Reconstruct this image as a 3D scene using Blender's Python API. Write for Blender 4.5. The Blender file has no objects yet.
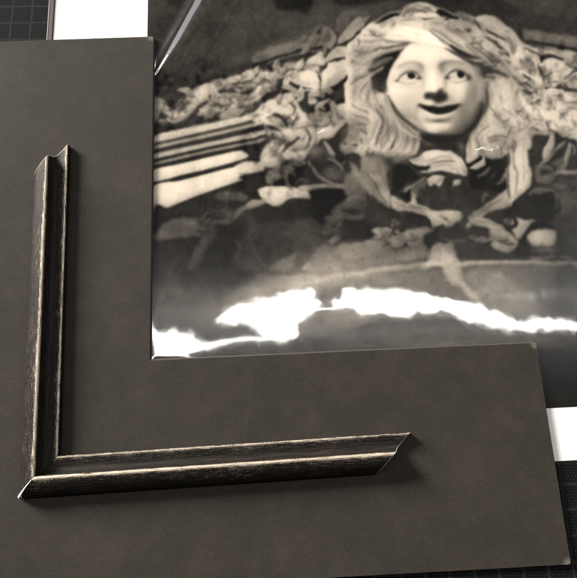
import bpy, bmesh, math, random
import numpy as np
from mathutils import Vector, Matrix

C = bpy.context.scene
col = C.collection
MM = 0.001
STRIP_POWER = 18.0
SIDE_LOC = (1.25, .70, 1.45); SIDE_POWER = 4.6
KEY_LOC = (-2.80, 2.12, 1.30); KEY_SX = 1.5; KEY_SY = 1.1; KEY_POWER = 600.0
WORLD = .06
EXPOSURE = 0.0
# folds of the film: points, half width (px), height (mm)
RIDGES = []
# raised folds of the film: points, height (mm), spread of the flank's slope, back width (mm), faces the long strip lamp?
TENTS = [
 ([(217,-50),(199,-6),(185,20),(170,46),(153,76)], 4.3, .20, 4.5),
 ([(316,132),(324,127),(332,120),(340,112)], .46, .006, 1.3, True),
 ([(474,149),(483,145),(490,147),(499,146)], .42, .006, 1.3, True),
]

# ------------------------------------------------------------------ camera
F_PX = 620.0                      # focal length for a 577 px wide picture
CX, CY = 288.5, 289.0
def _cam():
    dY = Vector(((176-CX)/F_PX, -(-1931-CY)/F_PX, -1)).normalized()
    a, c = 1.0, -F_PX/23711.0
    b = -(a*dY.x + c*dY.z)/dY.y
    dX = Vector((a, b, c)).normalized()
    dZ = dX.cross(dY)
    M = Matrix((dX, dY, dZ))      # rows are the world axes seen by the camera: camera -> world
    D = 0.33
    pos = -(M @ Vector((0, 0, -1)))*D
    return M, pos
RM, CPOS = _cam()
cam_d = bpy.data.cameras.new('camera')
cam = bpy.data.objects.new('camera', cam_d); col.objects.link(cam)
cam.matrix_world = Matrix.Translation(CPOS) @ RM.to_4x4()
cam_d.sensor_fit = 'HORIZONTAL'; cam_d.sensor_width = 36; cam_d.lens = 36*F_PX/577
cam_d.clip_start = 0.01; cam_d.clip_end = 50
C.camera = cam

def at(px, py, z=0.0):
    """a point of the photograph's plane view, laid on the height z (metres)"""
    d = RM @ Vector(((px-CX)/F_PX, -(py-CY)/F_PX, -1))
    t = (z-CPOS.z)/d.z
    return CPOS + d*t
RMn = np.array(RM); CPn = np.array(CPOS)
def to_px(X, Y, Z):
    """where a world point falls in the photograph's own pixel grid (used to look up the printed tones)"""
    P = np.stack([X-CPn[0], Y-CPn[1], Z-CPn[2]], -1) @ RMn
    return CX + F_PX*P[..., 0]/-P[..., 2], CY - F_PX*P[..., 1]/-P[..., 2]

# ------------------------------------------------------------------ helpers
def link(name, me, mats=(), parent=None):
    o = bpy.data.objects.new(name, me); col.objects.link(o)
    for m in mats: me.materials.append(m)
    if parent: o.parent = parent
    return o
def thing(name, label, cat, loc=(0, 0, 0)):
    o = bpy.data.objects.new(name, None); col.objects.link(o); o.location = loc
    o.empty_display_size = .01
    o['label'] = label; o['category'] = cat
    return o
def under(o, root):
    o.parent = root; o.location = o.location - root.location
def grid_mesh(name, xs, ys, Z, smooth=True):
    nx, ny = len(xs), len(ys)
    X, Y = np.meshgrid(xs, ys)
    co = np.stack([X, Y, Z], -1).reshape(-1, 3).astype(np.float32)
    j, i = np.mgrid[0:ny-1, 0:nx-1]; a = (j*nx+i).ravel()
    fc = np.stack([a, a+1, a+1+nx, a+nx], -1).astype(np.int32)
    me = bpy.data.meshes.new(name)
    me.vertices.add(len(co)); me.vertices.foreach_set('co', co.ravel())
    me.loops.add(fc.size); me.loops.foreach_set('vertex_index', fc.ravel())
    me.polygons.add(len(fc))
    me.polygons.foreach_set('loop_start', np.arange(0, fc.size, 4, dtype=np.int32))
    me.polygons.foreach_set('loop_total', np.full(len(fc), 4, dtype=np.int32))
    me.polygons.foreach_set('use_smooth', np.full(len(fc), smooth))
    me.update(calc_edges=True); me.validate()
    return me
def pydata(name, v, f, smooth=False):
    me = bpy.data.meshes.new(name); me.from_pydata([tuple(p) for p in v], [], f); me.update()
    for p in me.polygons: p.use_smooth = smooth
    return me
class NT:
    def __init__(s, name):
        s.m = bpy.data.materials.new(name); s.m.use_nodes = True; s.t = s.m.node_tree; s.t.nodes.clear()
        s.out = s.t.nodes.new('ShaderNodeOutputMaterial')
    def n(s, k, **kw):
        x = s.t.nodes.new('ShaderNode'+k)
        for a, b in kw.items(): setattr(x, a, b)
        return x
    def set(s, node, key, v):
        if hasattr(v, 'is_output'): s.t.links.new(v, node.inputs[key])
        else: node.inputs[key].default_value = v
    def math(s, op, a, b=0.0, c=0.0):
        x = s.n('Math', operation=op); s.set(x, 0, a); s.set(x, 1, b); s.set(x, 2, c); return x.outputs[0]
    def noise(s, vec, scale, detail=4, rough=.55):
        x = s.n('TexNoise'); s.set(x, 'Vector', vec); s.set(x, 'Scale', scale); s.set(x, 'Detail', detail); s.set(x, 'Roughness', rough); return x.outputs['Fac']
    def ramp(s, f, stops):
        x = s.n('ValToRGB'); s.set(x, 0, f); e = x.color_ramp.elements
        while len(e) < len(stops): e.new(.5)
        for k, (p, c) in enumerate(stops):
            e[k].position = p; e[k].color = (*c, 1) if len(c) == 3 else c
        return x.outputs[0]
    def g(s, f, a, b):                       # grey ramp a..b -> 0..1
        x = s.n('MapRange'); x.interpolation_type = 'SMOOTHSTEP'
        s.set(x, 0, f); s.set(x, 1, a); s.set(x, 2, b); return x.outputs[0]
    def mix(s, f, a, b):
        x = s.n('Mix', data_type='RGBA'); s.set(x, 0, f)
        for k, v in ((6, a), (7, b)):
            s.set(x, k, v if hasattr(v, 'is_output') else (*v, 1))
        return x.outputs[2]
    def scale(s, vec, v):
        x = s.n('Mapping'); s.set(x, 'Vector', vec); x.inputs['Scale'].default_value = v; return x.outputs[0]
    def bump(s, h, dist, strength=1.0):
        x = s.n('Bump'); s.set(x, 'Height', h); s.set(x, 'Distance', dist); s.set(x, 'Strength', strength); return x.outputs[0]
    def pbr(s, color, rough=.5, normal=None, metal=0.0, spec=.5):
        x = s.n('BsdfPrincipled'); s.set(x, 'Base Color', color if hasattr(color, 'is_output') else (*color, 1))
        s.set(x, 'Roughness', rough); s.set(x, 'Metallic', metal); s.set(x, 'Specular IOR Level', spec)
        if normal is not None: s.set(x, 'Normal', normal)
        s.t.links.new(x.outputs[0], s.out.inputs[0]); return x
    def geo(s): return s.n('NewGeometry').outputs['Position']

# ------------------------------------------------------------------ materials
def m_cutting_mat():
    t = NT('cutting_mat_vinyl'); P = t.geo()
    mp = t.n('Mapping'); t.set(mp, 'Vector', P); mp.inputs['Rotation'].default_value = (0, 0, math.radians(1.5)); mp.inputs['Scale'].default_value = (1, 1, 0); Q = mp.outputs[0]
    # woven dot relief: hexagonal lattice of small bright studs
    def lattice(off):
        a = t.n('VectorMath', operation='DIVIDE'); t.set(a, 0, Q); t.set(a, 1, (.00165, .00286, 1))
        b = t.n('VectorMath', operation='ADD'); t.set(b, 0, a.outputs[0]); t.set(b, 1, (off, off, .5))
        c = t.n('VectorMath', operation='FRACTION'); t.set(c, 0, b.outputs[0])
        d = t.n('VectorMath', operation='SUBTRACT'); t.set(d, 0, c.outputs[0]); t.set(d, 1, (.5, .5, .5))
        e = t.n('VectorMath', operation='MULTIPLY'); t.set(e, 0, d.outputs[0]); t.set(e, 1, (1, 1.732, 0))
        f = t.n('VectorMath', operation='LENGTH'); t.set(f, 0, e.outputs[0]); return f.outputs['Value']
    dd = t.math('MINIMUM', lattice(0), lattice(.5))
    stud = t.g(dd, .30, .14)
    nz = t.noise(Q, 700, 2)
    stud = t.math('MULTIPLY', stud, t.g(nz, .25, .6))
    sp = t.n('SeparateXYZ'); t.set(sp, 0, Q)
    def line(o, ph, w=.00075):
        f = t.math('FRACT', t.math('ADD', t.math('DIVIDE', o, .0118), ph)); f = t.math('ABSOLUTE', t.math('SUBTRACT', f, .5))
        return t.g(f, w/.0118*1.15, w/.0118*.6)
    ln = t.math('MAXIMUM', line(sp.outputs[0], .30), line(sp.outputs[1], .17))
    cc = t.mix(stud, (.0055, .0058, .006), (.022, .023, .0235))
    cc = t.mix(t.math('MULTIPLY', ln, t.g(nz, .1, .5)), cc, (.017, .0186, .0182))
    t.pbr(cc, .8, t.bump(t.math('ADD', stud, t.math('MULTIPLY', nz, .3)), .00010), spec=.04)
    return t.m
def m_mat_face():
    t = NT('charcoal_mat_paper'); P = t.geo()
    big = t.noise(P, 26, 5, .6); mid = t.noise(P, 110, 4, .6); fine = t.noise(P, 1500, 3, .7)
    f = t.math('ADD', t.math('MULTIPLY', big, .55), t.math('MULTIPLY', mid, .45))
    c = t.ramp(f, [(.32, (.0246, .0212, .0172)), (.50, (.0300, .0259, .0211)), (.66, (.0366, .0318, .0258))])
    fl = t.mix(t.g(fine, .35, .75), (.66, .66, .66), (1.4, 1.4, 1.38))
    mx = t.n('Mix', data_type='RGBA', blend_type='MULTIPLY'); t.set(mx, 0, .55); t.set(mx, 6, c); t.set(mx, 7, fl)
    spk = t.noise(P, 620, 1); cc = t.mix(t.math('MULTIPLY', t.g(spk, .79, .83), .22), mx.outputs[2], (.14, .125, .105))
    # scuffed corners of the board
    wear = None
    for c_ in ((MB.x, MB.y), (MR.x, MR.y), (MT.x, MT.y)):
        d_ = t.n('VectorMath', operation='DISTANCE'); t.set(d_, 0, P); d_.inputs[1].default_value = (c_[0], c_[1], Z_MATT)
        q_ = t.g(t.math('ADD', d_.outputs['Value'], t.math('MULTIPLY', t.noise(P, 900, 3), .004)), .0062, .0030)
        wear = q_ if wear is None else t.math('MAXIMUM', wear, q_)
    cc = t.mix(t.math('MULTIPLY', wear, .55), cc, (.17, .155, .13))
    t.pbr(cc, .78, t.bump(t.math('ADD', fine, t.math('MULTIPLY', mid, .6)), .00010, .6), spec=.12)
    return t.m
def m_plain(name, c, rough=.7, amp=.25, sc=400, spec=.4):
    t = NT(name); P = t.geo(); n = t.noise(P, sc, 3)
    cc = t.mix(n, tuple(k*(1-amp) for k in c), tuple(k*(1+amp) for k in c))
    t.pbr(cc, rough, t.bump(n, .00008, .5), spec=spec); return t.m
def m_moulding():
    # UV: x = metres along the stick, y = metres across the profile (arc length)
    t = NT('rubbed_black_gold_finish'); uv = t.n('UVMap'); uv.uv_map = 'profile'; U = uv.outputs[0]
    sp = t.n('SeparateXYZ'); t.set(sp, 0, U); v = sp.outputs[1]
    wear = t.n('Attribute'); wear.attribute_name = 'wear'; W = wear.outputs['Fac']
    streak = t.noise(t.scale(U, (55, 2600, 1)), 1, 4, .65)
    streak2 = t.noise(t.scale(U, (160, 5200, 1)), 1, 3, .6)
    grit = t.noise(t.scale(U, (2200, 3400, 1)), 1, 2, .6)
    patch = t.noise(t.scale(U, (30, 120, 1)), 1, 3, .6)
    # rubbed-through amount
    a = t.math('ADD', t.math('MULTIPLY', grit, .42), t.math('ADD', t.math('MULTIPLY', streak2, .48), t.math('MULTIPLY', patch, .22)))
    thr = t.math('SUBTRACT', .80, t.math('MULTIPLY', W, .30))
    rub = t.g(t.math('SUBTRACT', a, thr), -.03, .06)
    base = t.mix(t.g(streak, .45, .72), (.009, .008, .0073), (.046, .035, .026))
    base = t.mix(t.math('MULTIPLY', t.g(streak2, .58, .72), .5), base, (.095, .08, .062))
    gold = t.mix(t.g(streak2, .35, .65), (.21, .165, .12), (.60, .52, .42))
    cc = t.mix(rub, base, gold)
    b = t.pbr(cc, t.math('ADD', .46, t.math('MULTIPLY', rub, .1)), t.bump(t.math('ADD', t.math('MULTIPLY', streak2, .8), t.math('MULTIPLY', grit, .7)), .00018, .8), spec=.09)
    t.set(b, 'Metallic', t.math('MULTIPLY', rub, .25))
    return t.m
def m_print():
    t = NT('sepia_print_ink'); a = t.n('Attribute'); a.attribute_name = 'ink'
    t.pbr(a.outputs['Color'], .7, spec=0); return t.m
def m_paper():
    return m_plain('white_photo_paper', (.88, .875, .86), .6, .02, 300)
def m_film():
    t = NT('clear_plastic_film')
    tr = t.n('BsdfTransparent'); tr.inputs[0].default_value = (.98, .98, .975, 1)
    g1 = t.n('BsdfGlossy'); g1.inputs['Roughness'].default_value = .05
    g2 = t.n('BsdfGlossy'); g2.inputs['Roughness'].default_value = .20
    P = t.geo(); gr = t.noise(P, 1600, 2, .8)
    bp = t.bump(gr, .00004, .5); t.set(g2, 'Normal', bp)
    mx = t.n('MixShader'); mx.inputs[0].default_value = FILM_ROUGH_SHARE; t.t.links.new(g1.outputs[0], mx.inputs[1]); t.t.links.new(g2.outputs[0], mx.inputs[2])
    ge = t.n('NewGeometry'); dp = t.n('VectorMath', operation='DOT_PRODUCT'); t.set(dp, 0, ge.outputs['Normal']); t.set(dp, 1, ge.outputs['Incoming'])
    fr = t.math('ADD', .072, t.math('MULTIPLY', t.math('POWER', t.math('SUBTRACT', 1.0, t.math('ABSOLUTE', dp.outputs['Value'])), 5.0), .915))
    m2 = t.n('MixShader'); t.t.links.new(fr, m2.inputs[0]); t.t.links.new(tr.outputs[0], m2.inputs[1]); t.t.links.new(mx.outputs[0], m2.inputs[2])
    t.t.links.new(m2.outputs[0], t.out.inputs[0]); return t.m
def m_seam():
    t = NT('welded_sleeve_edge')
    tr = t.n('BsdfTransparent'); tr.inputs[0].default_value = (.8, .78, .8, 1)
    P = t.geo(); n = t.noise(t.scale(P, (1, .25, 1)), 900, 3)
    cc = t.mix(n, (.085, .072, .076), (.15, .128, .13))
    b = t.n('BsdfPrincipled'); t.set(b, 'Base Color', cc); b.inputs['Roughness'].default_value = .35
    mx = t.n('MixShader'); mx.inputs[0].default_value = .82
    t.t.links.new(tr.outputs[0], mx.inputs[1]); t.t.links.new(b.outputs[0], mx.inputs[2]); t.t.links.new(mx.outputs[0], t.out.inputs[0]); return t.m
FILM_ROUGH_SHARE = .28

# ------------------------------------------------------------------ heights
Z_PAPER = .20*MM
Z_FILM = .88*MM
Z_MATB = 1.0*MM          # underside of the mat board
Z_MATT = 2.2*MM          # its face

MI = at(149.5, 360.5, Z_MATT)        # inner corner of the L
MT = at(152.0, 36.5, Z_MATT)         # top right of the upright leg
MR = at(536.0, 343.5, Z_MATT)        # top right of the lower leg
MB = at(569.5, 564.5, Z_MATT)        # bottom right corner
# ------------------------------------------------------------------ cutting mat
def cutting_mat():
    xs = np.linspace(-.42, .42, 29); ys = np.linspace(-.36, .46, 29)
    v = [(x, y, z) for z in (0, -2.5*MM) for y in ys for x in xs]
    nx = len(xs); ny = len(ys); N = nx*ny; f = []
    for j in range(ny-1):
        for i in range(nx-1):
            a = j*nx+i; f.append((a, a+1, a+1+nx, a+nx)); f.append((N+a, N+a+nx, N+a+1+nx, N+a+1))
    rim = [i for i in range(nx)] + [j*nx+nx-1 for j in range(1, ny)] + [(ny-1)*nx+i for i in range(nx-2, -1, -1)] + [j*nx for j in range(ny-2, 0, -1)]
    for k in range(len(rim)):
        a, b = rim[k], rim[(k+1) % len(rim)]; f.append((a, N+a, N+b, b))
    o = link('cutting_mat', pydata('cutting_mat', v, f), [m_cutting_mat()])
    o['label'] = 'black self-healing cutting mat with studded texture and grey grid lines under everything'; o['category'] = 'cutting mat'
    return o
cutting_mat()

# ------------------------------------------------------------------ the mat board corner
LEG = MR.y-MB.y
def mat_board():
    root = thing('mat_board_corner', 'large dark charcoal L-shaped mat board sample lying over the print', 'mat board', (MI.x-LEG/2, MI.y-LEG/2, Z_MATB))
    x0, x1, x2 = MI.x-LEG, MI.x, MR.x
    y0, y1, y2 = (MB.y+MR.y-LEG)/2, MI.y, MT.y
    rnd = random.Random(4)
    def drop(x, y):                   # the board sags off the print towards the lower right corner
        d = max(0, x-.14)*max(0, -y-.02)
        return max(-.9*MM, -d*.10)
    cut = .9*MM                       # bevelled cut round the inner edges
    # outline, anticlockwise, with slightly worn corners
    def corner(x, y, dx1, dy1, dx2, dy2, r):
        out = []
        for k in range(5):
            t = k/4; a = (1-t)**2; b = t*t
            out.append((x+dx1*r*a+dx2*r*b, y+dy1*r*a+dy2*r*b))
        return out
    P = []
    P += corner(x0, y0, 0, 1, 1, 0, .5*MM)
    def along(a, b, n, amp):
        return [(a[0]+(b[0]-a[0])*k/n+rnd.uniform(-amp, amp), a[1]+(b[1]-a[1])*k/n+rnd.uniform(-amp, amp)) for k in range(1, n)]
    am = .04*MM
    c2 = corner(x2+.0*MM, y0, -1, 0, 0, 1, 1.4*MM); P += along(P[-1], c2[0], 60, am)+c2
    c3 = corner(x2, y1, 0, -1, -1, 0, .7*MM); P += along(P[-1], c3[0], 40, am)+c3
    c4 = [(x1, y1)]; P += along(P[-1], c4[0], 60, am)+c4
    c5 = corner(x1, y2, 0, -1, -1, 0, .8*MM); P += along(P[-1], c5[0], 60, am)+c5
    c6 = corner(x0, y2, 1, 0, 0, -1, .5*MM); P += along(P[-1], c6[0], 30, am)+c6
    P += along(P[-1], P[0], 60, am)
    n = len(P)
    # inner edges lean outwards below the face; the others are square
    def lower(p):
        x, y = p; inx = abs(x-x1) < .4*MM and y > y1-.1*MM; iny = abs(y-y1) < .4*MM and x > x1-.1*MM
        return (x+(cut if inx else 0), y+(cut if iny else 0))
    zt = lambda p: Z_MATT+drop(*p)
    th = Z_MATT-Z_MATB
    bm = bmesh.new(); lay = .22*MM
    tv = [bm.verts.new((p[0], p[1], zt(p))) for p in P]
    ev = []
    for p in P:
        q = lower(p); ev.append(bm.verts.new((p[0]+(q[0]-p[0])*lay/th, p[1]+(q[1]-p[1])*lay/th, zt(p)-lay)))
    bm.faces.new(tv)
    for k in range(n): bm.faces.new((tv[k], ev[k], ev[(k+1) % n], tv[(k+1) % n]))
    for f_ in bm.faces:
        if len(f_.verts) == 4: f_.material_index = 1
    bmesh.ops.triangulate(bm, faces=[f for f in bm.faces if len(f.verts) > 4])
    me = bpy.data.meshes.new('face_paper'); bm.to_mesh(me); bm.free()
    o = link('face_paper', me, [m_mat_face(), m_plain('cut_paper_rim', (.075, .067, .057), .8, .4, 700)]); under(o, root)
    bm = bmesh.new()
    tv = []; bv = []
    for p in P:
        q = lower(p); z = zt(p)
        tv.append(bm.verts.new((p[0]+(q[0]-p[0])*lay/th, p[1]+(q[1]-p[1])*lay/th, z-lay)))
        bv.append(bm.verts.new((q[0], q[1], z-th)))
    bm.faces.new(list(reversed(bv)))
    for k in range(n): bm.faces.new((tv[k], bv[k], bv[(k+1) % n], tv[(k+1) % n]))
    bmesh.ops.triangulate(bm, faces=[f for f in bm.faces if len(f.verts) > 4])
    me = bpy.data.meshes.new('board_core'); bm.to_mesh(me); bm.free()
    o = link('board_core', me, [m_plain('dark_board_core', (.028, .024, .021), .8, .3, 900)]); under(o, root)
    return root
mat_board()

# ------------------------------------------------------------------ the frame corner sample
INR = at(58.4, 455.6, Z_MATT+4*MM)    # inner lip corner
def frame_sample():
    zb = Z_MATT+.02*MM
    root = thing('frame_corner_sample', 'black picture frame corner sample with rubbed gold ridges lying on the charcoal mat board', 'frame sample', (INR.x, INR.y, zb))
    # profile: (distance outward from the inner lip, height, wear)
    prof = [(.3, 0, 0), (.05, .3, 0), (0, 1.2, 0), (0, 2.9, 0), (.05, 3.6, .2), (.3, 4.0, .8), (.75, 4.2, 1.0), (1.25, 4.1, .8), (1.9, 3.85, .6), (2.9, 3.55, .5), (4.0, 3.3, .42),
            (5.2, 3.15, .3), (6.2, 3.15, .05), (7.1, 3.5, 0), (7.8, 4.4, 0), (8.3, 5.9, .0), (8.6, 7.4, .1), (8.85, 8.5, .5), (9.2, 9.1, 1.0), (9.75, 9.4, 1.15), (10.4, 9.35, .85), (11.2, 9.05, .55),
            (12.6, 8.55, .48), (14.2, 7.75, .45), (15.7, 6.75, .40), (17.0, 5.5, .30), (18.0, 4.0, .15), (18.6, 2.2, 0), (18.8, .8, 0), (18.8, 0, 0)]
    V = [0]
    for a, b in zip(prof, prof[1:]): V.append(V[-1]+math.hypot(a[0]-b[0], a[1]-b[1]))
    fin = m_moulding(); raw = m_plain('raw_cut_edge', (.42, .37, .30), .7, .35, 1500)
    def arm(axis, length, seed):
        # axis 'y': upright stick, 'x': lower stick; the mitre runs out along (-1,-1)
        rnd = random.Random(seed); n = 150; rows = []; edge = .30*MM
        v = []; uvs = []; wear = []
        for k in range(n+3):
            row = []
            for i, (w, z, we) in enumerate(prof):
                wm = w*MM
                if k <= n: s0 = -wm; s1 = length-wm-edge; s = s0+(s1-s0)*k/n
                elif k == n+1: s = length-wm-edge*.3
                else: s = length-wm
                jig = rnd.uniform(-.025, .025)*MM if 3 < i < len(prof)-2 and 0 < k < n else 0
                chip = rnd.uniform(0, .35)*MM if k >= n+2 and i in (8, 9, 10, 11, 12) else 0
                s -= chip
                shr = .12*MM if k == n+2 else 0
                zz = zb-INR_Z+z*MM+jig-shr*(1 if z > 1 else 0)
                p = (s, -wm) if axis == 'x' else (-wm, s)
                row.append(len(v)); v.append((p[0], p[1], z*MM+jig-(shr if z > 1 else 0)))
                uvs.append((s+(.5 if axis == 'x' else 0), V[i]*MM)); wear.append(we)
            rows.append(row)
        f = []; mi = []
        m = len(prof)
        for k in range(n+2):
            for i in range(m-1):
                q = (rows[k][i], rows[k][i+1], rows[k+1][i+1], rows[k+1][i])
                f.append(q if axis == 'x' else q[::-1]); mi.append(1 if k >= n else 0)
            q = (rows[k][m-1], rows[k][0], rows[k+1][0], rows[k+1][m-1]); f.append(q if axis == 'x' else q[::-1]); mi.append(0)
        cap = tuple(rows[-1]); f.append(cap if axis == 'x' else cap[::-1]); mi.append(1)
        cap = tuple(reversed(rows[0])); f.append(cap if axis == 'x' else cap[::-1]); mi.append(0)
        me = pydata('moulding_stick', v, f, True)
        ul = me.uv_layers.new(name='profile')
        for l in me.loops: ul.data[l.index].uv = uvs[l.vertex_index]
        at_ = me.attributes.new('wear', 'FLOAT', 'POINT')
        for i, w in enumerate(wear): at_.data[i].value = w
        for p, k in zip(me.polygons, mi): p.material_index = k
        for p in me.polygons[-2:]: p.use_smooth = False
        return link('moulding_stick', me, [fin, raw], root)
    top_in = at(69.6, 143.5, Z_MATT+4*MM); right_in = at(410.8, 432.3, Z_MATT+4*MM)
    a = arm('y', (top_in-INR).length, 3); a['label'] = 'upright arm of the frame corner sample'
    b = arm('x', (right_in-INR).length, 8)
    root.rotation_euler.z = .017; b['label'] = 'lower arm of the frame corner sample'
    # white filler showing where the mitre has chipped at the outer corner
    v = []; f = []
    path = [(10.4, 9.4, .2), (11.6, 9.0, .4), (12.8, 8.6, .5), (14.2, 7.85, .7), (15.7, 6.85, .95), (17.0, 5.6, 1.3), (18.0, 4.1, 1.9), (18.65, 2.4, 3.2), (18.95, 1.1, 3.4), (19.1, .4, 2.2)]
    for w, z, hw in path:
        for s in (-1, 1):
            # a strip straddling the mitre, turning onto the lower stick's outer face at the foot
            px_ = -w*MM + (hw*MM*.85 if s > 0 else -hw*MM*.12); py_ = -w*MM + (-hw*MM*.06 if s > 0 else hw*MM*.3)
            v.append((px_-.10*MM, py_-.10*MM, z*MM+.22*MM))
        v.append((-w*MM+.6*MM, -w*MM+.6*MM, z*MM-.6*MM))
    for k in range(len(path)-1):
        a_, b_ = 3*k, 3*k+3
        f += [(a_, a_+1, b_+1, b_), (a_+1, a_+2, b_+2, b_+1), (a_+2, a_, b_, b_+2)]
    f += [(2, 1, 0), (3*len(path)-3, 3*len(path)-2, 3*len(path)-1)]
    link('mitre_filler', pydata('mitre_filler', v, f, True), [m_plain('white_filler', (.82, .80, .78), .6, .2, 900)], root)
    return root
INR_Z = 0
frame_sample()

# ------------------------------------------------------------------ the print
def catmull(p, closed, n=5):
    p=[np.array(a,float) for a in p]; m=len(p); out=[]
    if m<3: return np.array(p)
    for i in range(m if closed else m-1):
        if closed: a,b,c,d=p[i-1],p[i],p[(i+1)%m],p[(i+2)%m]
        else: a,b,c,d=p[max(i-1,0)],p[i],p[i+1],p[min(i+2,m-1)]
        for k in range(n):
            t=k/n
            out.append(.5*((2*b)+(c-a)*t+(2*a-5*b+4*c-d)*t*t+(3*b-a-3*c+d)*t**3))
    if not closed: out.append(p[-1])
    return np.array(out)
class Canvas:
    def __init__(s,x0,y0,x1,y1,step):
        s.x0,s.y0,s.st=x0,y0,step
        s.nx=int((x1-x0)/step)+1; s.ny=int((y1-y0)/step)+1
        s.v=np.full((s.ny,s.nx),60.,np.float32)
    def win(s,P,m):
        i0=max(0,int((P[:,0].min()-m-s.x0)/s.st)); i1=min(s.nx,int((P[:,0].max()+m-s.x0)/s.st)+2)
        j0=max(0,int((P[:,1].min()-m-s.y0)/s.st)); j1=min(s.ny,int((P[:,1].max()+m-s.y0)/s.st)+2)
        if i1<=i0 or j1<=j0: return None
        X,Y=np.meshgrid(s.x0+s.st*np.arange(i0,i1),s.y0+s.st*np.arange(j0,j1))
        return i0,i1,j0,j1,X.astype(np.float32),Y.astype(np.float32)
    def blend(s,w,tone,a):
        i0,i1,j0,j1=w[:4]; v=s.v[j0:j1,i0:i1]; v+=(tone-v)*a
    def poly(s,P,tone,al,soft):
        P=catmull(P,True); w=s.win(P,soft)
        if w is None: return
        X,Y=w[4],w[5]; ins=np.zeros(X.shape,bool); D=np.full(X.shape,1e9,np.float32); n=len(P)
        for i in range(n):
            ax,ay=P[i]; bx,by=P[(i+1)%n]; dx,dy=bx-ax,by-ay; L=dx*dx+dy*dy+1e-9
            t=np.clip(((X-ax)*dx+(Y-ay)*dy)/L,0,1)
            D=np.minimum(D,(X-ax-t*dx)**2+(Y-ay-t*dy)**2)
            if ay!=by:
                c=((ay>Y)!=(by>Y))&(X<dx*(Y-ay)/dy+ax); ins^=c
        d=np.sqrt(D); d=np.where(ins,d,-d)
        t=np.clip(d/soft+.5,0,1); s.blend(w,tone,al*t*t*(3-2*t))
    def stroke(s,P,tone,al,wd,soft,taper):
        P=catmull(P,False); w=s.win(P,wd/2+soft)
        if w is None: return
        X,Y=w[4],w[5]; best=np.full(X.shape,-1e9,np.float32); n=len(P)-1
        for i in range(n):
            ax,ay=P[i]; dx,dy=P[i+1]-P[i]; L=dx*dx+dy*dy+1e-9
            t=np.clip(((X-ax)*dx+(Y-ay)*dy)/L,0,1)
            d=np.sqrt((X-ax-t*dx)**2+(Y-ay-t*dy)**2)
            u=(i+t)/n
            r=wd/2*(np.sqrt(np.clip(4*u*(1-u),0,1))*.9+.1 if taper else 1)
            best=np.maximum(best,r-d)
        t=np.clip(best/soft+.5,0,1); s.blend(w,tone,al*t*t*(3-2*t))
    def blob(s,c,rx,ry,rot,tone,al):
        m=max(rx,ry)*2.2; w=s.win(np.array([c]),m)
        if w is None: return
        X,Y=w[4]-c[0],w[5]-c[1]; r=math.radians(rot)
        u=X*math.cos(r)+Y*math.sin(r); v=-X*math.sin(r)+Y*math.cos(r)
        s.blend(w,tone,al*np.exp(-(u/rx)**2-(v/ry)**2))
def blur(a,sg):
    r=int(3*sg+1); k=np.exp(-np.arange(-r,r+1)**2/(2*sg*sg)); k/=k.sum()
    for ax in (0,1):
        p=np.pad(a,[(r,r) if i==ax else (0,0) for i in (0,1)],'edge'); o=np.zeros_like(a)
        for i,w in enumerate(k): o+=w*(p[i:i+a.shape[0]] if ax==0 else p[:,i:i+a.shape[1]])
        a=o
    return a
def vnoise(shape,cell,rng):
    ny,nx=shape; g=rng.standard_normal((int(ny/cell)+4,int(nx/cell)+4)).astype(np.float32)
    y=np.arange(ny)/cell; x=np.arange(nx)/cell
    j=y.astype(int); i=x.astype(int); fy=(y-j); fx=(x-i); fy=fy*fy*(3-2*fy); fx=fx*fx*(3-2*fx)
    a=g[j][:,i]*(1-fx)+g[j][:,i+1]*fx; b=g[j+1][:,i]*(1-fx)+g[j+1][:,i+1]*fx
    return a*(1-fy)[:,None]+b*fy[:,None]
def sample(a,Y,X):
    ny,nx=a.shape; Y=np.clip(Y,0,ny-1.01); X=np.clip(X,0,nx-1.01); j=Y.astype(int); i=X.astype(int); fy=Y-j; fx=X-i
    return (a[j,i]*(1-fx)+a[j,i+1]*fx)*(1-fy)+(a[j+1,i]*(1-fx)+a[j+1,i+1]*fx)*fy
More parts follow.
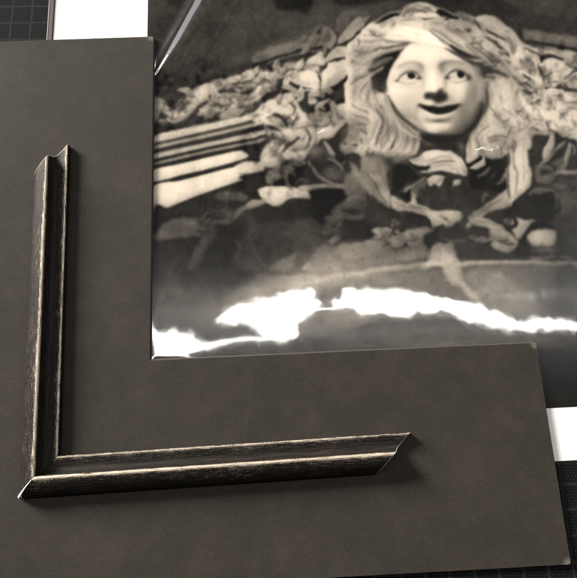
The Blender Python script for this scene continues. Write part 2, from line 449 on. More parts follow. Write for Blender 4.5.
def finish(cv,face=(436,88,52,62)):
    rng=np.random.default_rng(5); st=cv.st; sh=cv.v.shape
    Y,X=np.mgrid[0:sh[0],0:sh[1]].astype(np.float32); px=cv.x0+X*st; py=cv.y0+Y*st
    calm=1-np.exp(-(((px-face[0])/face[2])**2+((py-face[1])/face[3])**2)**2)
    calm=.12+.88*calm
    wx=(vnoise(sh,9/st,rng)*.55+vnoise(sh,3.5/st,rng)*.3)*calm/st; wy=(vnoise(sh,9/st,rng)*.55+vnoise(sh,3.5/st,rng)*.3)*calm/st
    sw=1-.9*np.clip((py-(133-.25*(px-150)))/5,0,1)*np.clip((222-(py+.25*(px-150)))/6,0,1)*np.clip((262-px)/20,0,1); wx=wx*sw; wy=wy*sw
    v=sample(cv.v,Y+wy,X+wx)
    b=sample(blur(v,3.6/st),Y+1.6/st,X+1.6/st); v=v-(.05+.42*calm)*np.maximum(0,v-b)
    b=sample(blur(v,11/st),Y+2/st,X+2/st); v=v-.22*calm*np.maximum(0,v-b)
    leafy=np.clip((318-px)/30,0,1)*np.clip((py-52)/20,0,1)*np.clip((205-py)/20,0,1)+np.clip((px-515)/20,0,1)*np.clip((py-30)/20,0,1)*np.clip((140-py)/20,0,1)
    strp=np.clip((py-(136-.25*(px-150)))/5,0,1)*np.clip((250-px)/20,0,1)
    leafy=leafy*(1-strp)
    cr=np.exp(-(vnoise(sh,10/st,rng)/.16)**2)*.5+np.exp(-(vnoise(sh,5.5/st,rng)/.2)**2)*.35
    bl=np.clip((vnoise(sh,6.5/st,rng)+.5*vnoise(sh,3/st,rng)-.3)/1.0,0,1)
    v=v*(1-.26*leafy*bl)*(1-.20*leafy*blur(cr.astype(np.float32),.5/st))
    v=blur(v,.85/st)
    v=v+.12*calm*(v-blur(v,5/st))
    n=vnoise(sh,22/st,rng)*.03+vnoise(sh,8/st,rng)*.045+vnoise(sh,3/st,rng)*.03
    v=v*(1+n*calm*(1.1-.5*v/255))+vnoise(sh,1.1/st,rng)*1.6
    v=v*1.24-33; v=np.where(v>185,185+(v-185)*.62,v)
    cv.v=np.clip(v,18,252)
def paint(cv,text,seed=3):
    rnd=random.Random(seed); ox=oy=0.; sc=1.
    tr=lambda q:[(ox+float(a.split(',')[0])/sc, oy+float(a.split(',')[1])/sc) for a in q]
    for ln in text.splitlines():
        k=ln.split()
        if not k or k[0]=='#': continue
        if k[0]=='@': ox,oy,sc=map(float,k[1:4]); continue
        tone,al=float(k[1]),float(k[2])
        if k[0]=='P': cv.poly(tr(k[4:]),tone,al,max(float(k[3])/sc*1.7,1.4))
        elif k[0] in 'SL': cv.stroke(tr(k[5:]),tone,al,float(k[3])/sc,max(float(k[4])/sc*1.5,1.1),k[0]=='S')
        elif k[0]=='F':   # leaves: n lo hi alpha length,width cx,cy rx,ry angle spread
            n=int(tone); lo,hi,a=al,float(k[3]),float(k[4]); L,Wd=[float(q)/sc for q in k[5].split(',')]
            cx,cy=tr([k[6]])[0]; rx,ry=[float(q)/sc for q in k[7].split(',')]; ang=math.radians(float(k[8])); sp=math.radians(float(k[9])); ra=math.radians(float(k[10])) if len(k)>10 else 0
            for i in range(n):
                r=math.sqrt(rnd.random()); q=rnd.uniform(0,6.283); u=r*math.cos(q)*rx; w=r*math.sin(q)*ry
                px=cx+u*math.cos(ra)-w*math.sin(ra); py=cy+u*math.sin(ra)+w*math.cos(ra)
                th=ang+rnd.uniform(-sp,sp); l=L*rnd.uniform(.6,1.3); wd=Wd*rnd.uniform(.6,1.3); tn=lo+(hi-lo)*rnd.random(); bend=rnd.uniform(-.25,.25)*l
                c,s_=math.cos(th),math.sin(th)
                g=lambda f,o:(px+(f-.5)*l*c-(o+bend*4*f*(1-f))*s_, py+(f-.5)*l*s_+(o+bend*4*f*(1-f))*c)
                out=[g(0,0),g(.25,wd*.42),g(.55,wd*.5),g(.85,wd*.25),g(1,0),g(.85,-wd*.22),g(.55,-wd*.45),g(.25,-wd*.4)]
                cv.poly([(x+wd*.16+.5,y+wd*.22+.8) for x,y in out],lo*.48,a*.75,wd*.5+1.2)
                cv.poly(out,tn,a,1.5)
                cv.stroke([g(.05,0),g(.5,0),g(.95,0)],tn*.62,a*.7,max(.9,wd*.12),1.2,True)
                cv.stroke([g(.1,-wd*.25),g(.5,-wd*.3),g(.85,-wd*.1)],min(245,tn*1.13),a*.7,wd*.22,1.6,True)
        elif k[0]=='B':
            r=k[4].split(','); cv.blob(tr([k[3]])[0],float(r[0])/sc*1.15,float(r[1])/sc*1.15,float(k[5]) if len(k)>5 else 0,tone,al)
        elif k[0]=='H':
            n=int(tone); lo=al; hi=float(k[3]); a=float(k[4]); wd=float(k[5])/sc; wd*=1.7; so=max(float(k[6])/sc*1.8,1.3)
            q=' '.join(k[7:]).split('|'); A=np.array(tr(q[0].split())); Bq=np.array(tr(q[1].split()))
            lo-=30
            for i in range(n):
                f=(i+.5*rnd.random())/n; C=A*(1-f)+Bq*f+np.array([[rnd.uniform(-.5,.5),rnd.uniform(-.5,.5)] for _ in A])*wd
                tn=lo+(hi-lo)*(rnd.random() if i%2 else rnd.random()**.4)
                if i%2==0: tn=hi-(hi-lo)*.25*rnd.random()
                else: tn=lo+(hi-lo)*.35*rnd.random()
                cv.stroke([tuple(c) for c in C],tn,a,wd*rnd.uniform(.7,1.3)*(1 if i%2==0 else 1.25),so,True)

# tones of the printed picture, with sleeve haze (top) and sheen (bottom) painted in: P polygon, S/L strokes, B soft blob, H bundle of hair strands; @ sets the local grid
PAINT = '''
@ 0 0 1
# upper field
P 68 1 6 148,-6 585,-6 585,60 500,40 330,30 148,130
P 52 .9 5 165,-6 188,-6 182,8 170,6
P 60 .8 6 148,20 175,8 176,30 150,60
P 42 .9 3 277,-6 311,-6 310,9 303,13 295,10 278,9
P 45 .9 4 334,-6 480,-6 470,4 430,2 400,-1 372,4 345,6 336,3
P 50 .7 4 404,-4 490,-4 520,12 505,26 470,22 440,10 420,5
P 74 .7 5 236,18 262,12 258,40 244,42
P 76 .5 8 262,16 320,14 320,32 262,34
P 60 .8 3 195,62 206,59 216,62 228,58 234,66 208,70 196,68
P 92 .5 6 232,58 330,26 330,42 240,70
L 60 .5 1 1 200,60 240,66 290,55
L 54 .6 1 .8 235,-4 220,20 204,50 195,64
L 56 .6 1 .8 226,-4 200,26 180,54 176,80 160,110
# stone band right of head
P 62 .9 5 520,14 585,24 585,40 530,34
P 118 .8 3 528,31 550,33 585,40 585,47 550,43 530,40
L 52 .9 2.4 1.4 528,42 550,45 585,52
L 122 .8 2.5 1.6 545,48 565,51 585,54
L 62 .8 2 1.4 530,47 560,53 585,58
# left moulding and garland area backing
P 62 1 4 148,82 200,74 250,62 300,50 340,50 340,110 240,150 148,170
@ 260 0 5.245
P 118 .8 14 -20,280 160,222 330,180 350,240 160,290 -20,330
L 48 .95 13 7 -30,340 120,295 240,262 350,238
L 96 .8 10 7 40,330 180,292 355,252
L 66 .8 9 7 -30,370 100,335 250,300 350,262
# upper leaves
P 92 .8 10 395,120 420,75 455,60 475,100 440,150 410,165
P 84 .6 14 440,60 540,50 577,80 577,110 520,110
P 122 .95 6 318,130 352,138 392,168 402,205 368,258 332,215 322,170
P 142 .95 6 404,225 420,185 500,95 538,100 540,150 482,198 412,235
L 60 .9 10 5 398,245 440,225 500,195 535,165 580,110
L 58 .8 6 4 405,165 400,230 370,262
@ 150 60 5.245
# garland base
P 172 .95 12 10,205 60,205 110,250 160,215 230,150 310,120 370,105 430,85 520,75 590,60 590,270 520,280 430,305 380,320 330,315 250,350 120,340 60,290 30,330 10,340
P 62 .9 9 60,270 100,262 122,280 85,310 62,300
P 60 .95 10 20,350 60,310 130,330 200,300 240,255 280,285 330,290 360,310 230,345 120,370 20,400
P 66 .9 8 285,215 330,165 380,150 480,140 510,152 450,170 390,180 340,205 320,220
P 56 .85 6 330,190 370,178 430,182 400,198 350,206
P 190 .9 8 85,310 150,260 200,190 280,130 360,115 300,170 262,230 200,285 130,322
P 195 .9 8 262,250 330,225 400,215 450,240 380,265 300,282
P 200 .9 7 330,210 360,180 420,200 500,180 580,150 580,200 470,225 400,215
P 185 .8 7 430,100 480,80 560,85 580,130 500,125 440,130
P 80 .8 7 430,250 480,240 560,225 580,240 520,262 470,255
P 74 .8 6 440,285 470,300 520,290 560,240 575,275 520,282 470,305
P 120 .6 8 380,290 430,262 480,272 440,300 390,312
L 110 .6 6 8 20,260 60,300 30,330
# stripes
P 205 1 6 15,412 60,385 300,335 460,300 590,270 590,300 15,436
L 82 .95 12 7 10,444 300,380 600,312
L 190 .95 18 8 10,462 300,398 600,330
L 66 .95 22 11 10,482 300,418 600,348
L 203 .95 26 9 10,508 300,446 600,382
L 56 .95 12 7 10,530 300,462 600,402
L 150 .95 14 8 10,548 300,480 600,420
P 56 .95 7 10,556 300,490 560,438 600,438 600,480 520,500 480,478 400,488 300,508 180,535 10,575
@ 150 150 5.245
P 218 1 7 15,106 150,75 300,40 460,5 490,8 515,32 480,50 440,62 300,100 160,132 15,170
L 60 .95 14 8 10,176 160,148 300,112 470,72
P 222 1 6 15,192 160,160 300,125 420,95 500,90 590,130 545,140 480,160 350,203 200,258 100,300 15,330
P 200 .9 8 440,95 500,60 590,70 590,125 540,118
L 70 .8 8 6 470,125 520,130 590,132
# below: dark field with lower leaves
P 56 1 8 15,335 100,303 200,262 350,208 480,165 590,140 700,130 700,560 15,900
@ 150 150 5.245
P 132 .9 14 22,445 90,375 200,355 330,365 390,365 440,330 480,300 540,275 600,262 600,285 520,305 470,345 420,388 385,390 345,385 300,430 240,455 170,460 90,465 40,470
P 165 .7 12 80,400 130,370 230,370 300,380 220,405 110,410
P 110 .8 14 300,420 345,398 335,450 290,540 240,620 200,620 240,510
P 98 .7 16 345,235 400,215 500,235 500,262 420,262 360,260
B 95 .5 400,325 40,20
L 108 .7 4 5 395,215 410,240 400,290 380,320
@ 140 180 2.885
L 108 .5 2 3 310,100 318,150 335,165 320,200 350,240
L 112 .5 2 3 330,140 345,180 330,200 345,215 370,280
B 96 .4 320,170 22,60
B 150 .5 415,240 30,16 -20
P 150 .55 26 250,345 320,290 420,250 480,215 577,270 700,240 700,300 577,300 430,330 320,350
B 180 .6 500,275 80,22 -10
B 100 .5 200,390 180,60
B 80 .6 130,330 100,60
@ 250 160 5.245
P 90 .6 20 -30,390 240,300 560,330 577,577 -30,577
B 70 .6 130,480 150,80
P 150 .5 14 110,560 170,520 240,490 240,520 200,577 130,577
P 212 1 8 40,160 80,138 130,132 230,142 320,178 322,200 250,200 200,205 160,240 120,236 80,215
P 165 .95 8 245,148 300,130 400,122 520,132 545,150 430,152 330,160 290,168
P 165 .9 8 -10,220 50,208 85,215 60,235 -10,258
P 40 1 14 315,165 380,145 500,150 545,160 540,190 470,215 440,270 400,300 380,340 320,290 320,200
P 50 .7 20 100,255 300,210 330,300 100,330
# dark hollow above with twig strokes
P 55 1 8 -60,90 60,60 200,20 260,30 310,-10 430,40 577,20 577,130 400,118 240,135 60,130
P 42 .8 8 120,130 200,70 300,40 320,90 230,125
B 100 .7 440,75 45,30
B 92 .6 300,105 40,12 -15
S 140 .8 14 8 320,20 340,60 380,105 470,128
S 120 .8 7 5 110,130 160,80 230,20
S 115 .7 5 5 235,130 270,100 330,85
S 130 .7 10 6 450,-10 480,30 540,50
P 150 .6 12 430,260 480,225 577,205 577,320 500,310 430,295
P 60 .8 9 480,262 530,250 577,258 577,290 510,285
S 178 .8 10 8 520,205 560,192 620,192
S 150 .7 10 8 440,295 520,312 580,320
P 46 .9 14 440,430 500,370 577,330 650,330 650,430 560,435 500,455 445,455
P 125 .6 14 415,400 470,388 500,400 430,440 415,430
P 190 .75 16 280,577 330,525 440,480 540,450 640,425 640,470 560,520 500,577
P 110 .6 12 360,540 400,500 500,490 500,520 420,530
@ 150 60 5.245
P 175 .0 1 0,0 1,1 2,0
@ 260 0 5.245
# middle leaves
P 150 .9 14 60,380 130,340 220,325 300,350 320,400 220,370 120,372 80,400
P 170 .95 7 345,330 352,290 400,246 452,243 455,300 400,312
P 195 .95 6 452,285 460,235 485,205 508,200 512,240 480,275
P 195 .95 6 245,330 300,275 330,275 345,325 315,348 280,340
P 212 1 6 125,398 175,372 262,370 300,405 312,465 285,470 230,455 160,425
P 208 1 6 318,400 348,352 400,335 462,322 462,400 380,450 325,495
P 140 .8 14 375,410 440,382 445,420 345,480
P 48 1 7 328,505 390,462 455,398 462,420 430,455 360,500 300,530
L 66 .9 5 4 345,330 400,310 455,300
L 60 .8 5 4 300,390 318,420 322,490
L 80 .7 5 4 345,270 335,340 305,380
L 60 .8 6 4 60,430 130,430 210,455 310,480
B 60 .9 85,412 28,12
P 188 .9 8 85,505 180,475 262,468 312,495 250,492 170,515
P 205 .95 12 -30,400 40,395 75,430 65,470 -30,520
P 60 .8 8 -30,530 60,490 80,500 20,540 -30,560
P 208 .95 10 -30,590 40,530 150,510 200,520 170,577 100,640 -30,640
P 52 .95 6 180,512 250,484 295,488 312,520 290,520 262,498 200,520
P 200 .9 6 255,505 280,505 300,530 270,577 255,577
P 58 .95 8 215,577 240,545 300,545 340,505 385,500 345,560 345,590 215,610
B 205 .8 296,360 14,12
L 60 .8 4 4 280,350 300,340 316,360 310,382 290,378
@ 270 90 5.245
P 205 .95 14 -20,60 100,50 180,90 200,160 300,170 400,60 420,180 330,240 260,260 200,330 170,390 140,330 60,250 -20,220
P 48 .95 9 205,110 280,50 340,20 320,70 290,130 210,150
P 60 .9 8 155,70 200,60 210,105 180,120 165,100
P 150 .7 14 200,130 290,110 300,170 230,190
P 60 .9 7 130,35 190,10 240,15 250,40 215,25 160,48
P 52 .9 5 345,70 390,48 405,55 370,80
P 150 .8 12 320,110 400,80 405,150 330,200
P 190 .8 10 320,90 360,70 400,75 340,115
P 62 .8 6 10,225 40,235 55,260 20,265
P 80 .7 5 -10,140 40,120 50,132 -5,145
B 90 .8 150,150 14,16
L 70 .8 7 5 60,225 110,280 150,350
L 110 .6 8 5 40,110 60,170 110,175
P 190 .9 12 -40,320 10,270 80,280 140,330 160,380 120,370 60,400 -40,400
P 120 .9 12 -20,440 100,380 120,420 0,490
# hollow centre
P 55 1 9 175,380 200,330 270,280 330,250 400,170 420,200 400,260 470,300 540,270 577,300 577,480 490,420 480,470 400,490 280,490 180,450
B 110 .8 240,320 45,30
B 100 .7 330,440 50,30
S 175 .9 22 9 285,265 310,310 345,345
S 150 .8 12 7 200,370 240,430 300,480 400,495
S 150 .7 9 6 300,310 350,380 400,420
P 175 .85 12 380,230 440,190 500,230 540,290 480,330 440,330 420,290 380,300
B 70 .9 405,285 10,8
B 70 .9 440,300 12,8
B 60 .9 395,355 40,14
B 50 .9 440,390 30,30
B 205 .9 420,262 10,8
B 195 .8 400,300 9,7
@ 467 0 5.245
# right leaves backing
P 175 1 12 -20,90 40,90 90,80 170,110 230,150 290,220 330,240 420,265 600,300 600,640 60,640 60,420 -20,300
P 62 1 14 130,60 230,90 300,140 320,220 290,215 230,150 170,100
P 165 .9 12 90,85 140,85 190,120 240,170 280,215 240,225 180,200 120,150
P 112 .8 10 290,150 325,165 322,210 295,205
P 60 .9 8 40,95 70,140 110,180 130,195 100,195 60,160 30,120
S 50 .9 14 6 100,150 150,185 210,210
S 48 .9 16 6 -10,160 30,165 60,180
S 60 .8 10 5 130,215 180,250 220,290 225,315
P 200 .9 10 120,220 160,205 260,230 330,270 340,300 280,290 220,270 170,250
P 222 1 10 225,285 300,280 380,330 400,400 420,470 380,455 300,400 240,330
P 195 1 8 385,330 420,310 490,300 560,350 540,400 470,430 420,450 400,400
P 60 1 6 385,300 430,285 500,300 505,315 450,305 405,318 390,330
P 120 .8 12 500,300 560,320 590,330 590,370 540,350
S 60 .9 7 4 520,330 560,360 600,355
P 165 .95 8 560,380 600,390 600,450 500,460 440,435 520,410
L 52 .95 9 5 600,360 540,390 490,425 430,440 415,465
L 50 .95 11 5 425,445 480,455 520,470 600,470
P 55 .95 6 415,465 425,440 490,455 520,475 515,515 480,510 440,490
B 200 1 440,475 13,20
B 200 1 492,487 14,16
S 62 .95 12 5 285,425 330,450 365,470
S 60 .95 12 5 290,385 320,410 365,445
S 62 .9 9 5 290,475 340,485 370,480
B 80 .7 335,495 35,12
B 110 .5 400,510 50,30
P 188 .9 14 300,500 400,510 460,500 500,560 480,620 300,620
B 120 .7 420,550 12,30
B 70 .7 580,500 20,30
P 150 .7 10 500,520 600,500 600,640 560,620
@ 467 100 5.245
P 215 1 12 260,-40 340,40 420,60 470,80 540,100 590,140 590,260 560,240 520,190 450,150 400,140 340,90
P 208 .9 10 400,-40 500,-20 590,60 590,180 500,110 430,60
S 120 .8 10 8 450,110 480,150 510,175
P 175 .8 14 590,-40 590,60 540,20 500,-40
# branch & dark hollow right
P 60 1 10 340,190 440,180 470,175 530,200 590,250 590,640 200,640 330,460 335,330
P 150 .9 14 330,100 360,150 440,160 460,175 430,180 350,185 330,240
S 70 .9 14 6 345,215 380,205 415,215
P 180 1 6 440,175 460,195 455,240 420,300 395,305 405,260 425,220
S 150 1 24 8 520,215 460,270 400,330 362,380
S 165 1 26 8 545,225 530,290 505,340 480,380
S 155 1 22 8 600,375 540,378 490,375 430,395 395,410
P 95 .9 10 380,390 440,330 500,300 510,350 470,380 410,400
P 45 1 8 385,385 400,335 450,335 460,370 430,395
B 48 .9 470,285 30,26
B 48 .9 495,215 22,16
L 52 .95 8 5 470,175 530,205 570,230
L 150 .9 8 5 560,240 570,270 560,285
B 95 .6 500,500 60,60
S 110 .7 8 6 330,495 400,470 470,470
S 105 .6 6 6 380,460 460,450 560,440
S 115 .5 8 8 480,540 540,520 580,560
S 100 .5 8 8 470,500 540,490 590,500
B 88 .5 540,560 60,50
@ 0 0 1
# small carved leaves, drawn before the head so that the hair lies over them
F 26 120 205 .85 15,6 215,96 68,15 -25 50 -20
F 16 150 215 .85 13,6 262,78 45,10 -20 60 -14
F 16 140 215 .9 16,7 300,110 26,26 -40 70
F 10 130 200 .85 14,6 288,148 20,14 -10 60
F 8 90 140 .7 14,6 318,40 18,14 -60 40
F 10 80 125 .6 16,6 300,172 26,12 10 70
F 8 70 110 .55 16,5 205,222 30,16 -30 40
F 18 150 220 .85 15,7 540,85 34,20 30 50 30
F 10 110 185 .8 15,6 512,55 30,8 40 40 35
F 10 140 205 .8 14,7 555,120 26,12 25 50
F 14 70 120 .6 13,5 540,185 34,24 40 80
F 10 70 130 .6 16,6 350,228 34,14 -15 50
F 8 60 100 .5 16,6 420,262 60,8 -5 40
F 8 90 150 .6 15,7 548,255 26,8 5 40
@ 330 0 2.885
# head: hair mass silhouette
P 182 1 5 60,130 90,90 130,60 200,40 215,20 250,8 290,10 330,35 400,50 440,90 480,110 520,150 530,200 545,250 555,300 560,330 577,400 577,430 520,440 470,430 410,420 400,400 400,380 430,330 440,290 300,300 200,300 150,240 130,280 150,330 200,345 250,400 250,440 200,455 120,450 60,430 50,400 60,330 50,250 50,180
P 195 1 5 50,130 110,100 150,75 200,85 160,160 130,190 130,240 160,290 190,340 250,390 250,430 180,450 120,440 70,430 50,330
@ 340 0 8.243
P 120 .9 8 300,165 380,110 470,90 560,60 560,130 470,140 400,150 340,180
S 42 .95 34 8 290,190 360,160 420,130 490,115
S 60 .9 16 7 480,130 520,80 577,55
L 172 .8 9 5 500,110 530,75 600,52
P 110 .6 10 170,150 260,140 200,230 150,280 150,230
S 58 .95 24 8 135,290 190,240 240,170 270,140
P 210 1 10 170,270 230,210 300,190 380,190 470,150 590,140 590,330 480,320 330,300 240,290
P 242 1 10 330,260 400,215 500,215 590,215 590,335 480,325 360,300
S 100 .85 12 6 440,205 490,185 530,165
S 120 .7 8 6 160,310 240,290 330,300
S 118 .7 9 6 350,365 380,350 400,325
S 55 .95 18 7 -20,375 50,350 110,310 150,260
S 60 .9 14 7 140,320 155,350 120,400
P 195 .9 8 60,420 80,350 130,340 140,400 90,460 60,440
H 16 150 232 .55 9 6 160,320 300,320 420,340 577,330 | 80,520 240,470 380,430 560,360
S 110 .85 22 12 330,440 430,400 520,370 577,345
H 8 190 235 .5 8 6 200,400 320,400 440,370 540,320 | 120,560 260,500 380,460 500,410
L 225 .8 16 8 60,577 90,480 75,380
B 120 .7 100,505 22,12
S 60 .9 10 6 -20,500 30,485 50,480
@ 330 40 8.243
# left hair
S 58 .95 20 8 -20,190 30,165 90,160 135,150
P 190 .95 10 -20,200 60,180 140,170 150,300 90,380 -20,400
P 150 .7 18 -20,330 60,320 120,290 60,370 -20,400
P 46 1 8 -20,400 50,380 100,330 135,285 140,320 90,390 40,430 -20,430
P 48 1 6 50,525 90,490 145,485 130,505 80,525
S 70 .9 8 5 -20,445 50,445 110,420
P 222 .95 10 130,150 165,160 175,250 160,400 165,520 200,600 130,600 120,420 140,300
H 30 165 238 .65 9 5 180,200 300,170 420,150 540,110 | 200,330 300,270 400,220 480,170
H 26 160 235 .7 10 5 420,230 320,270 230,320 180,380 | 350,370 290,420 300,480 330,577
H 18 175 235 .7 12 6 180,400 200,500 250,577 300,640 | 330,400 390,460 440,520 490,600
# dark hair shadow beside face
P 60 1 9 575,110 540,135 490,150 430,165 380,190 320,230 300,245 360,240 440,215 440,250 400,280 350,300 345,350 340,400 380,400 440,415 460,400 470,350 490,280 500,220 540,160
P 44 1 8 360,310 440,250 495,200 480,290 470,370 445,400 400,400 350,360
S 120 .7 9 5 330,215 400,200 470,170
S 110 .6 7 5 430,190 490,165 540,130
S 90 .8 14 7 180,360 230,325 290,300 330,275
S 95 .8 10 6 250,430 280,370 340,330
S 105 .7 8 6 200,260 260,225 330,200
S 62 .9 14 7 345,400 380,450 430,490 470,520
S 170 .9 10 6 395,420 400,460 440,480
S 62 .9 12 6 420,420 430,470 460,480
P 190 1 8 440,480 470,470 500,500 500,560 470,540
S 85 .8 8 5 440,500 470,510 490,545
S 110 .7 12 8 170,520 220,560 300,590
B 110 .7 185,180 24,14
@ 330 100 8.243
# left lower curls
P 185 1 14 150,80 300,130 420,200 400,330 350,400 260,470 240,440 250,350 200,300 150,200
H 22 150 225 .65 10 6 160,100 250,120 350,180 390,290 | 150,180 230,210 260,280 240,380
S 110 .8 10 6 170,40 230,75 300,100 370,130
S 90 .85 14 7 200,205 250,195 305,212
S 90 .85 14 7 240,245 280,255 310,290
S 110 .7 10 6 190,130 220,140 240,150
B 95 .7 350,130 40,12 20
P 205 .95 10 200,10 330,20 460,60 520,120 530,180 470,280 430,370 400,380 390,300 420,200 380,130
H 18 165 235 .6 9 5 180,20 330,60 420,130 400,360 | 380,0 500,90 530,180 440,330
S 80 .85 16 8 435,350 450,310 475,280
S 62 .9 16 8 375,370 380,340 390,320
P 200 1 8 540,180 560,230 520,330 490,430 450,440 430,400 460,330 510,240
S 120 .7 10 6 330,420 380,320 440,240
S 205 .8 8 5 250,480 300,380 370,310
S 100 .8 8 5 270,460 330,370 375,320
P 130 .9 18 150,200 230,230 250,300 220,400 150,450 80,400 100,330
B 190 .8 190,350 16,14
B 165 .8 150,385 14,12
B 60 .9 205,370 18,10
B 62 .9 120,355 14,12
B 70 .8 260,340 10,26
P 60 .8 16 90,280 150,190 140,300 60,380 20,350
P 84 .9 16 290,430 370,380 420,430 460,470 440,500 300,490
P 50 1 12 60,480 140,450 240,470 250,577 130,577
B 45 .9 110,480 50,20
S 150 .8 14 8 -20,480 40,510 110,577
S 130 .8 12 8 90,530 150,500 190,470
P 120 .9 16 250,490 330,480 440,500 460,577 440,700 250,700
@ 377 80 5.245
P 200 1 8 -40,120 40,60 70,130 90,180 100,250 60,340 20,370 -40,340
P 190 1 8 95,180 140,200 200,270 225,330 200,370 130,395 90,390 80,320
P 210 .9 8 130,230 170,260 195,320 170,350 130,340
H 10 165 225 .6 7 4 100,190 90,280 60,340 30,400 | 130,200 160,280 150,350 120,390
S 62 .9 14 6 95,190 100,250 85,330 60,380
S 100 .8 10 6 120,200 115,260 110,330
S 56 .9 18 8 75,130 95,180 150,220 210,270
@ 395 0 6
# crown knot
@ 400 0 8.243
P 135 .8 14 20,120 60,60 130,35 220,25 280,50 330,80 310,140 200,165 80,150 20,150
P 188 1 10 60,80 150,35 220,28 280,60 310,90 290,130 200,140 120,130 40,110
H 14 110 222 .6 8 5 30,120 100,50 200,35 300,100 | 110,130 150,90 220,90 310,140
S 75 .9 10 6 30,130 60,85 140,60
S 70 .8 10 6 60,100 150,75 250,110 
S 70 .8 12 7 110,140 200,160 300,150
P 218 .95 10 120,105 220,100 320,120 330,145 240,140 130,130
P 42 1 8 300,100 340,75 390,80 440,110 480,150 460,170 410,185 380,180 330,130
P 110 .8 10 420,110 500,100 577,130 577,160 500,150
S 165 .9 12 6 310,60 370,80 430,110 500,150
B 170 .9 350,150 30,14
P 150 .9 10 400,160 470,160 540,190 600,200 600,300 540,270 470,210
H 10 120 205 .7 9 5 410,170 480,190 560,220 640,240 | 430,230 500,260 560,290 640,310
B 48 .9 565,250 20,16
P 205 1 10 -30,170 60,140 160,150 210,190 205,240 120,240 -30,200
S 120 .7 9 6 -20,190 40,165 80,150
P 200 1 12 215,190 270,160 400,180 520,240 577,300 640,340 640,460 520,400 430,380 330,310 240,240
H 26 150 228 .5 9 5 230,200 330,170 500,260 640,370 | 240,250 330,310 460,390 640,460
S 130 .6 18 10 200,230 205,200 200,170
S 150 .6 18 10 350,230 430,270 490,290
# band of hair across the brow
P 250 1 7 -60,210 60,220 200,250 260,280 340,330 420,390 480,430 400,430 250,372 150,350 60,325 -60,320
S 95 .85 12 6 240,250 300,300 380,350 450,395
@ 425 35 8.243
# right side hair dark line from brow
S 55 1 40 9 200,80 270,130 340,165 420,190 520,170
S 130 .8 20 8 80,0 150,60 220,110
H 12 140 215 .6 8 5 150,10 250,70 360,120 560,160 | 240,60 340,110 440,140 600,100
S 185 .9 16 8 380,200 470,210 560,190 620,180
P 62 1 12 370,220 450,235 520,240 577,270 640,300 640,330 560,330 470,330 420,330 400,290
S 150 .8 10 5 420,230 520,240 620,270
S 140 .7 8 5 450,290 540,280 640,330
S 55 .8 10 6 500,330 560,350 620,380
@ 455 60 8.243
P 58 1 12 110,0 200,20 300,40 380,80 420,100 330,110 230,110 180,130 160,80
S 170 .9 12 6 200,20 320,15 420,60 480,110
S 175 .9 12 6 250,60 350,80 440,130
S 150 .8 8 5 180,60 300,90 400,140
S 50 .9 16 6 260,125 330,150 375,190
S 60 .9 12 6 300,95 370,110 420,135
P 198 1 12 380,110 460,120 520,200 540,280 577,330 577,600 360,560 300,430 260,340 280,280 340,200
H 20 160 235 .65 11 6 340,190 280,280 300,400 420,560 | 480,130 500,260 540,400 577,577
H 14 165 230 .6 11 6 330,220 400,330 470,440 560,500 | 450,120 530,200 520,300 577,420
S 110 .8 14 7 385,300 395,350 430,395
S 105 .8 16 8 530,220 500,280 470,330
S 110 .7 14 7 270,370 330,430 370,520
S 100 .7 10 6 260,330 300,400 360,450
P 92 1 10 215,180 280,190 270,280 250,330 220,330 200,250
S 48 1 16 7 245,180 235,240 230,300 215,330
S 50 1 24 10 215,330 240,370 220,430 150,500 60,577
B 130 .8 262,240 14,24
@ 455 120 8.243
P 188 1 10 190,20 330,-20 577,0 577,60 500,120 440,110 320,120 290,200 350,200 450,200 450,260 420,300 340,320 270,300 200,240 130,320 90,300 90,180 130,80
H 22 140 222 .55 11 6 200,30 130,120 100,220 100,310 | 320,60 230,150 260,240 380,310
P 205 .9 14 280,-40 420,-30 430,60 400,110 330,90 290,40
S 85 .8 12 6 520,30 510,80 480,120
P 50 1 9 295,190 300,140 340,125 400,135 460,160 460,185 400,185 350,195
S 55 .9 9 5 205,235 250,290 310,350
# falling curls
P 46 1 12 100,370 150,350 200,310 240,300 310,340 380,320 430,290 440,420 430,640 130,640 130,450
P 195 1 7 85,320 130,290 160,240 190,250 190,300 150,340 110,355
P 195 1 7 120,400 170,360 220,330 230,270 250,320 240,370 190,405 140,405
S 120 .9 22 9 180,470 240,440 290,390
S 95 .8 20 10 290,470 330,450
S 110 .9 24 10 340,540 390,500 410,440
P 72 .8 14 0,240 60,270 80,310 60,350 0,270
# ribbon right of the curls
@ 467 100 5.245
P 205 1 9 225,200 310,240 325,340 335,430 320,480 250,530 230,560 215,500 215,420 230,330
P 185 .9 10 200,520 230,470 225,540 160,570 130,577 90,577 150,540
P 222 .8 10 235,230 300,240 310,330 320,420 250,430 235,330
S 225 .8 8 6 330,380 320,430 240,520
S 110 .7 8 6 222,470 240,500 235,540
@ 330 0 2.885
# face base
P 216 1 3 238,125 300,128 360,150 400,182 425,225 442,275 432,310 412,350 370,388 330,400 290,396 250,380 212,352 188,318 168,275 170,235 185,195 210,150
@ 385 35 8.243
P 196 .95 8 0,500 30,500 40,560 70,640 10,620 -20,560
S 110 .8 8 6 5,540 25,570
P 236 .9 22 190,90 350,85 470,120 577,140 577,200 400,220 300,220 150,210 90,240 60,330 30,340 100,200
P 228 .8 30 330,240 430,230 450,420 420,450 370,440 340,330
@ 330 0 2.885
B 196 .5 290,180 60,20
B 170 .4 250,160 20,30
# right side shading
P 168 .7 26 400,190 450,240 450,300 420,360 370,400 350,370 390,300 400,240
B 205 .7 385,250 26,14 10
B 128 .55 410,320 26,40 20
B 122 .55 350,355 40,18 -20
B 150 .5 225,310 20,12
B 165 .6 205,340 20,24 40
B 140 .5 250,375 26,10 25
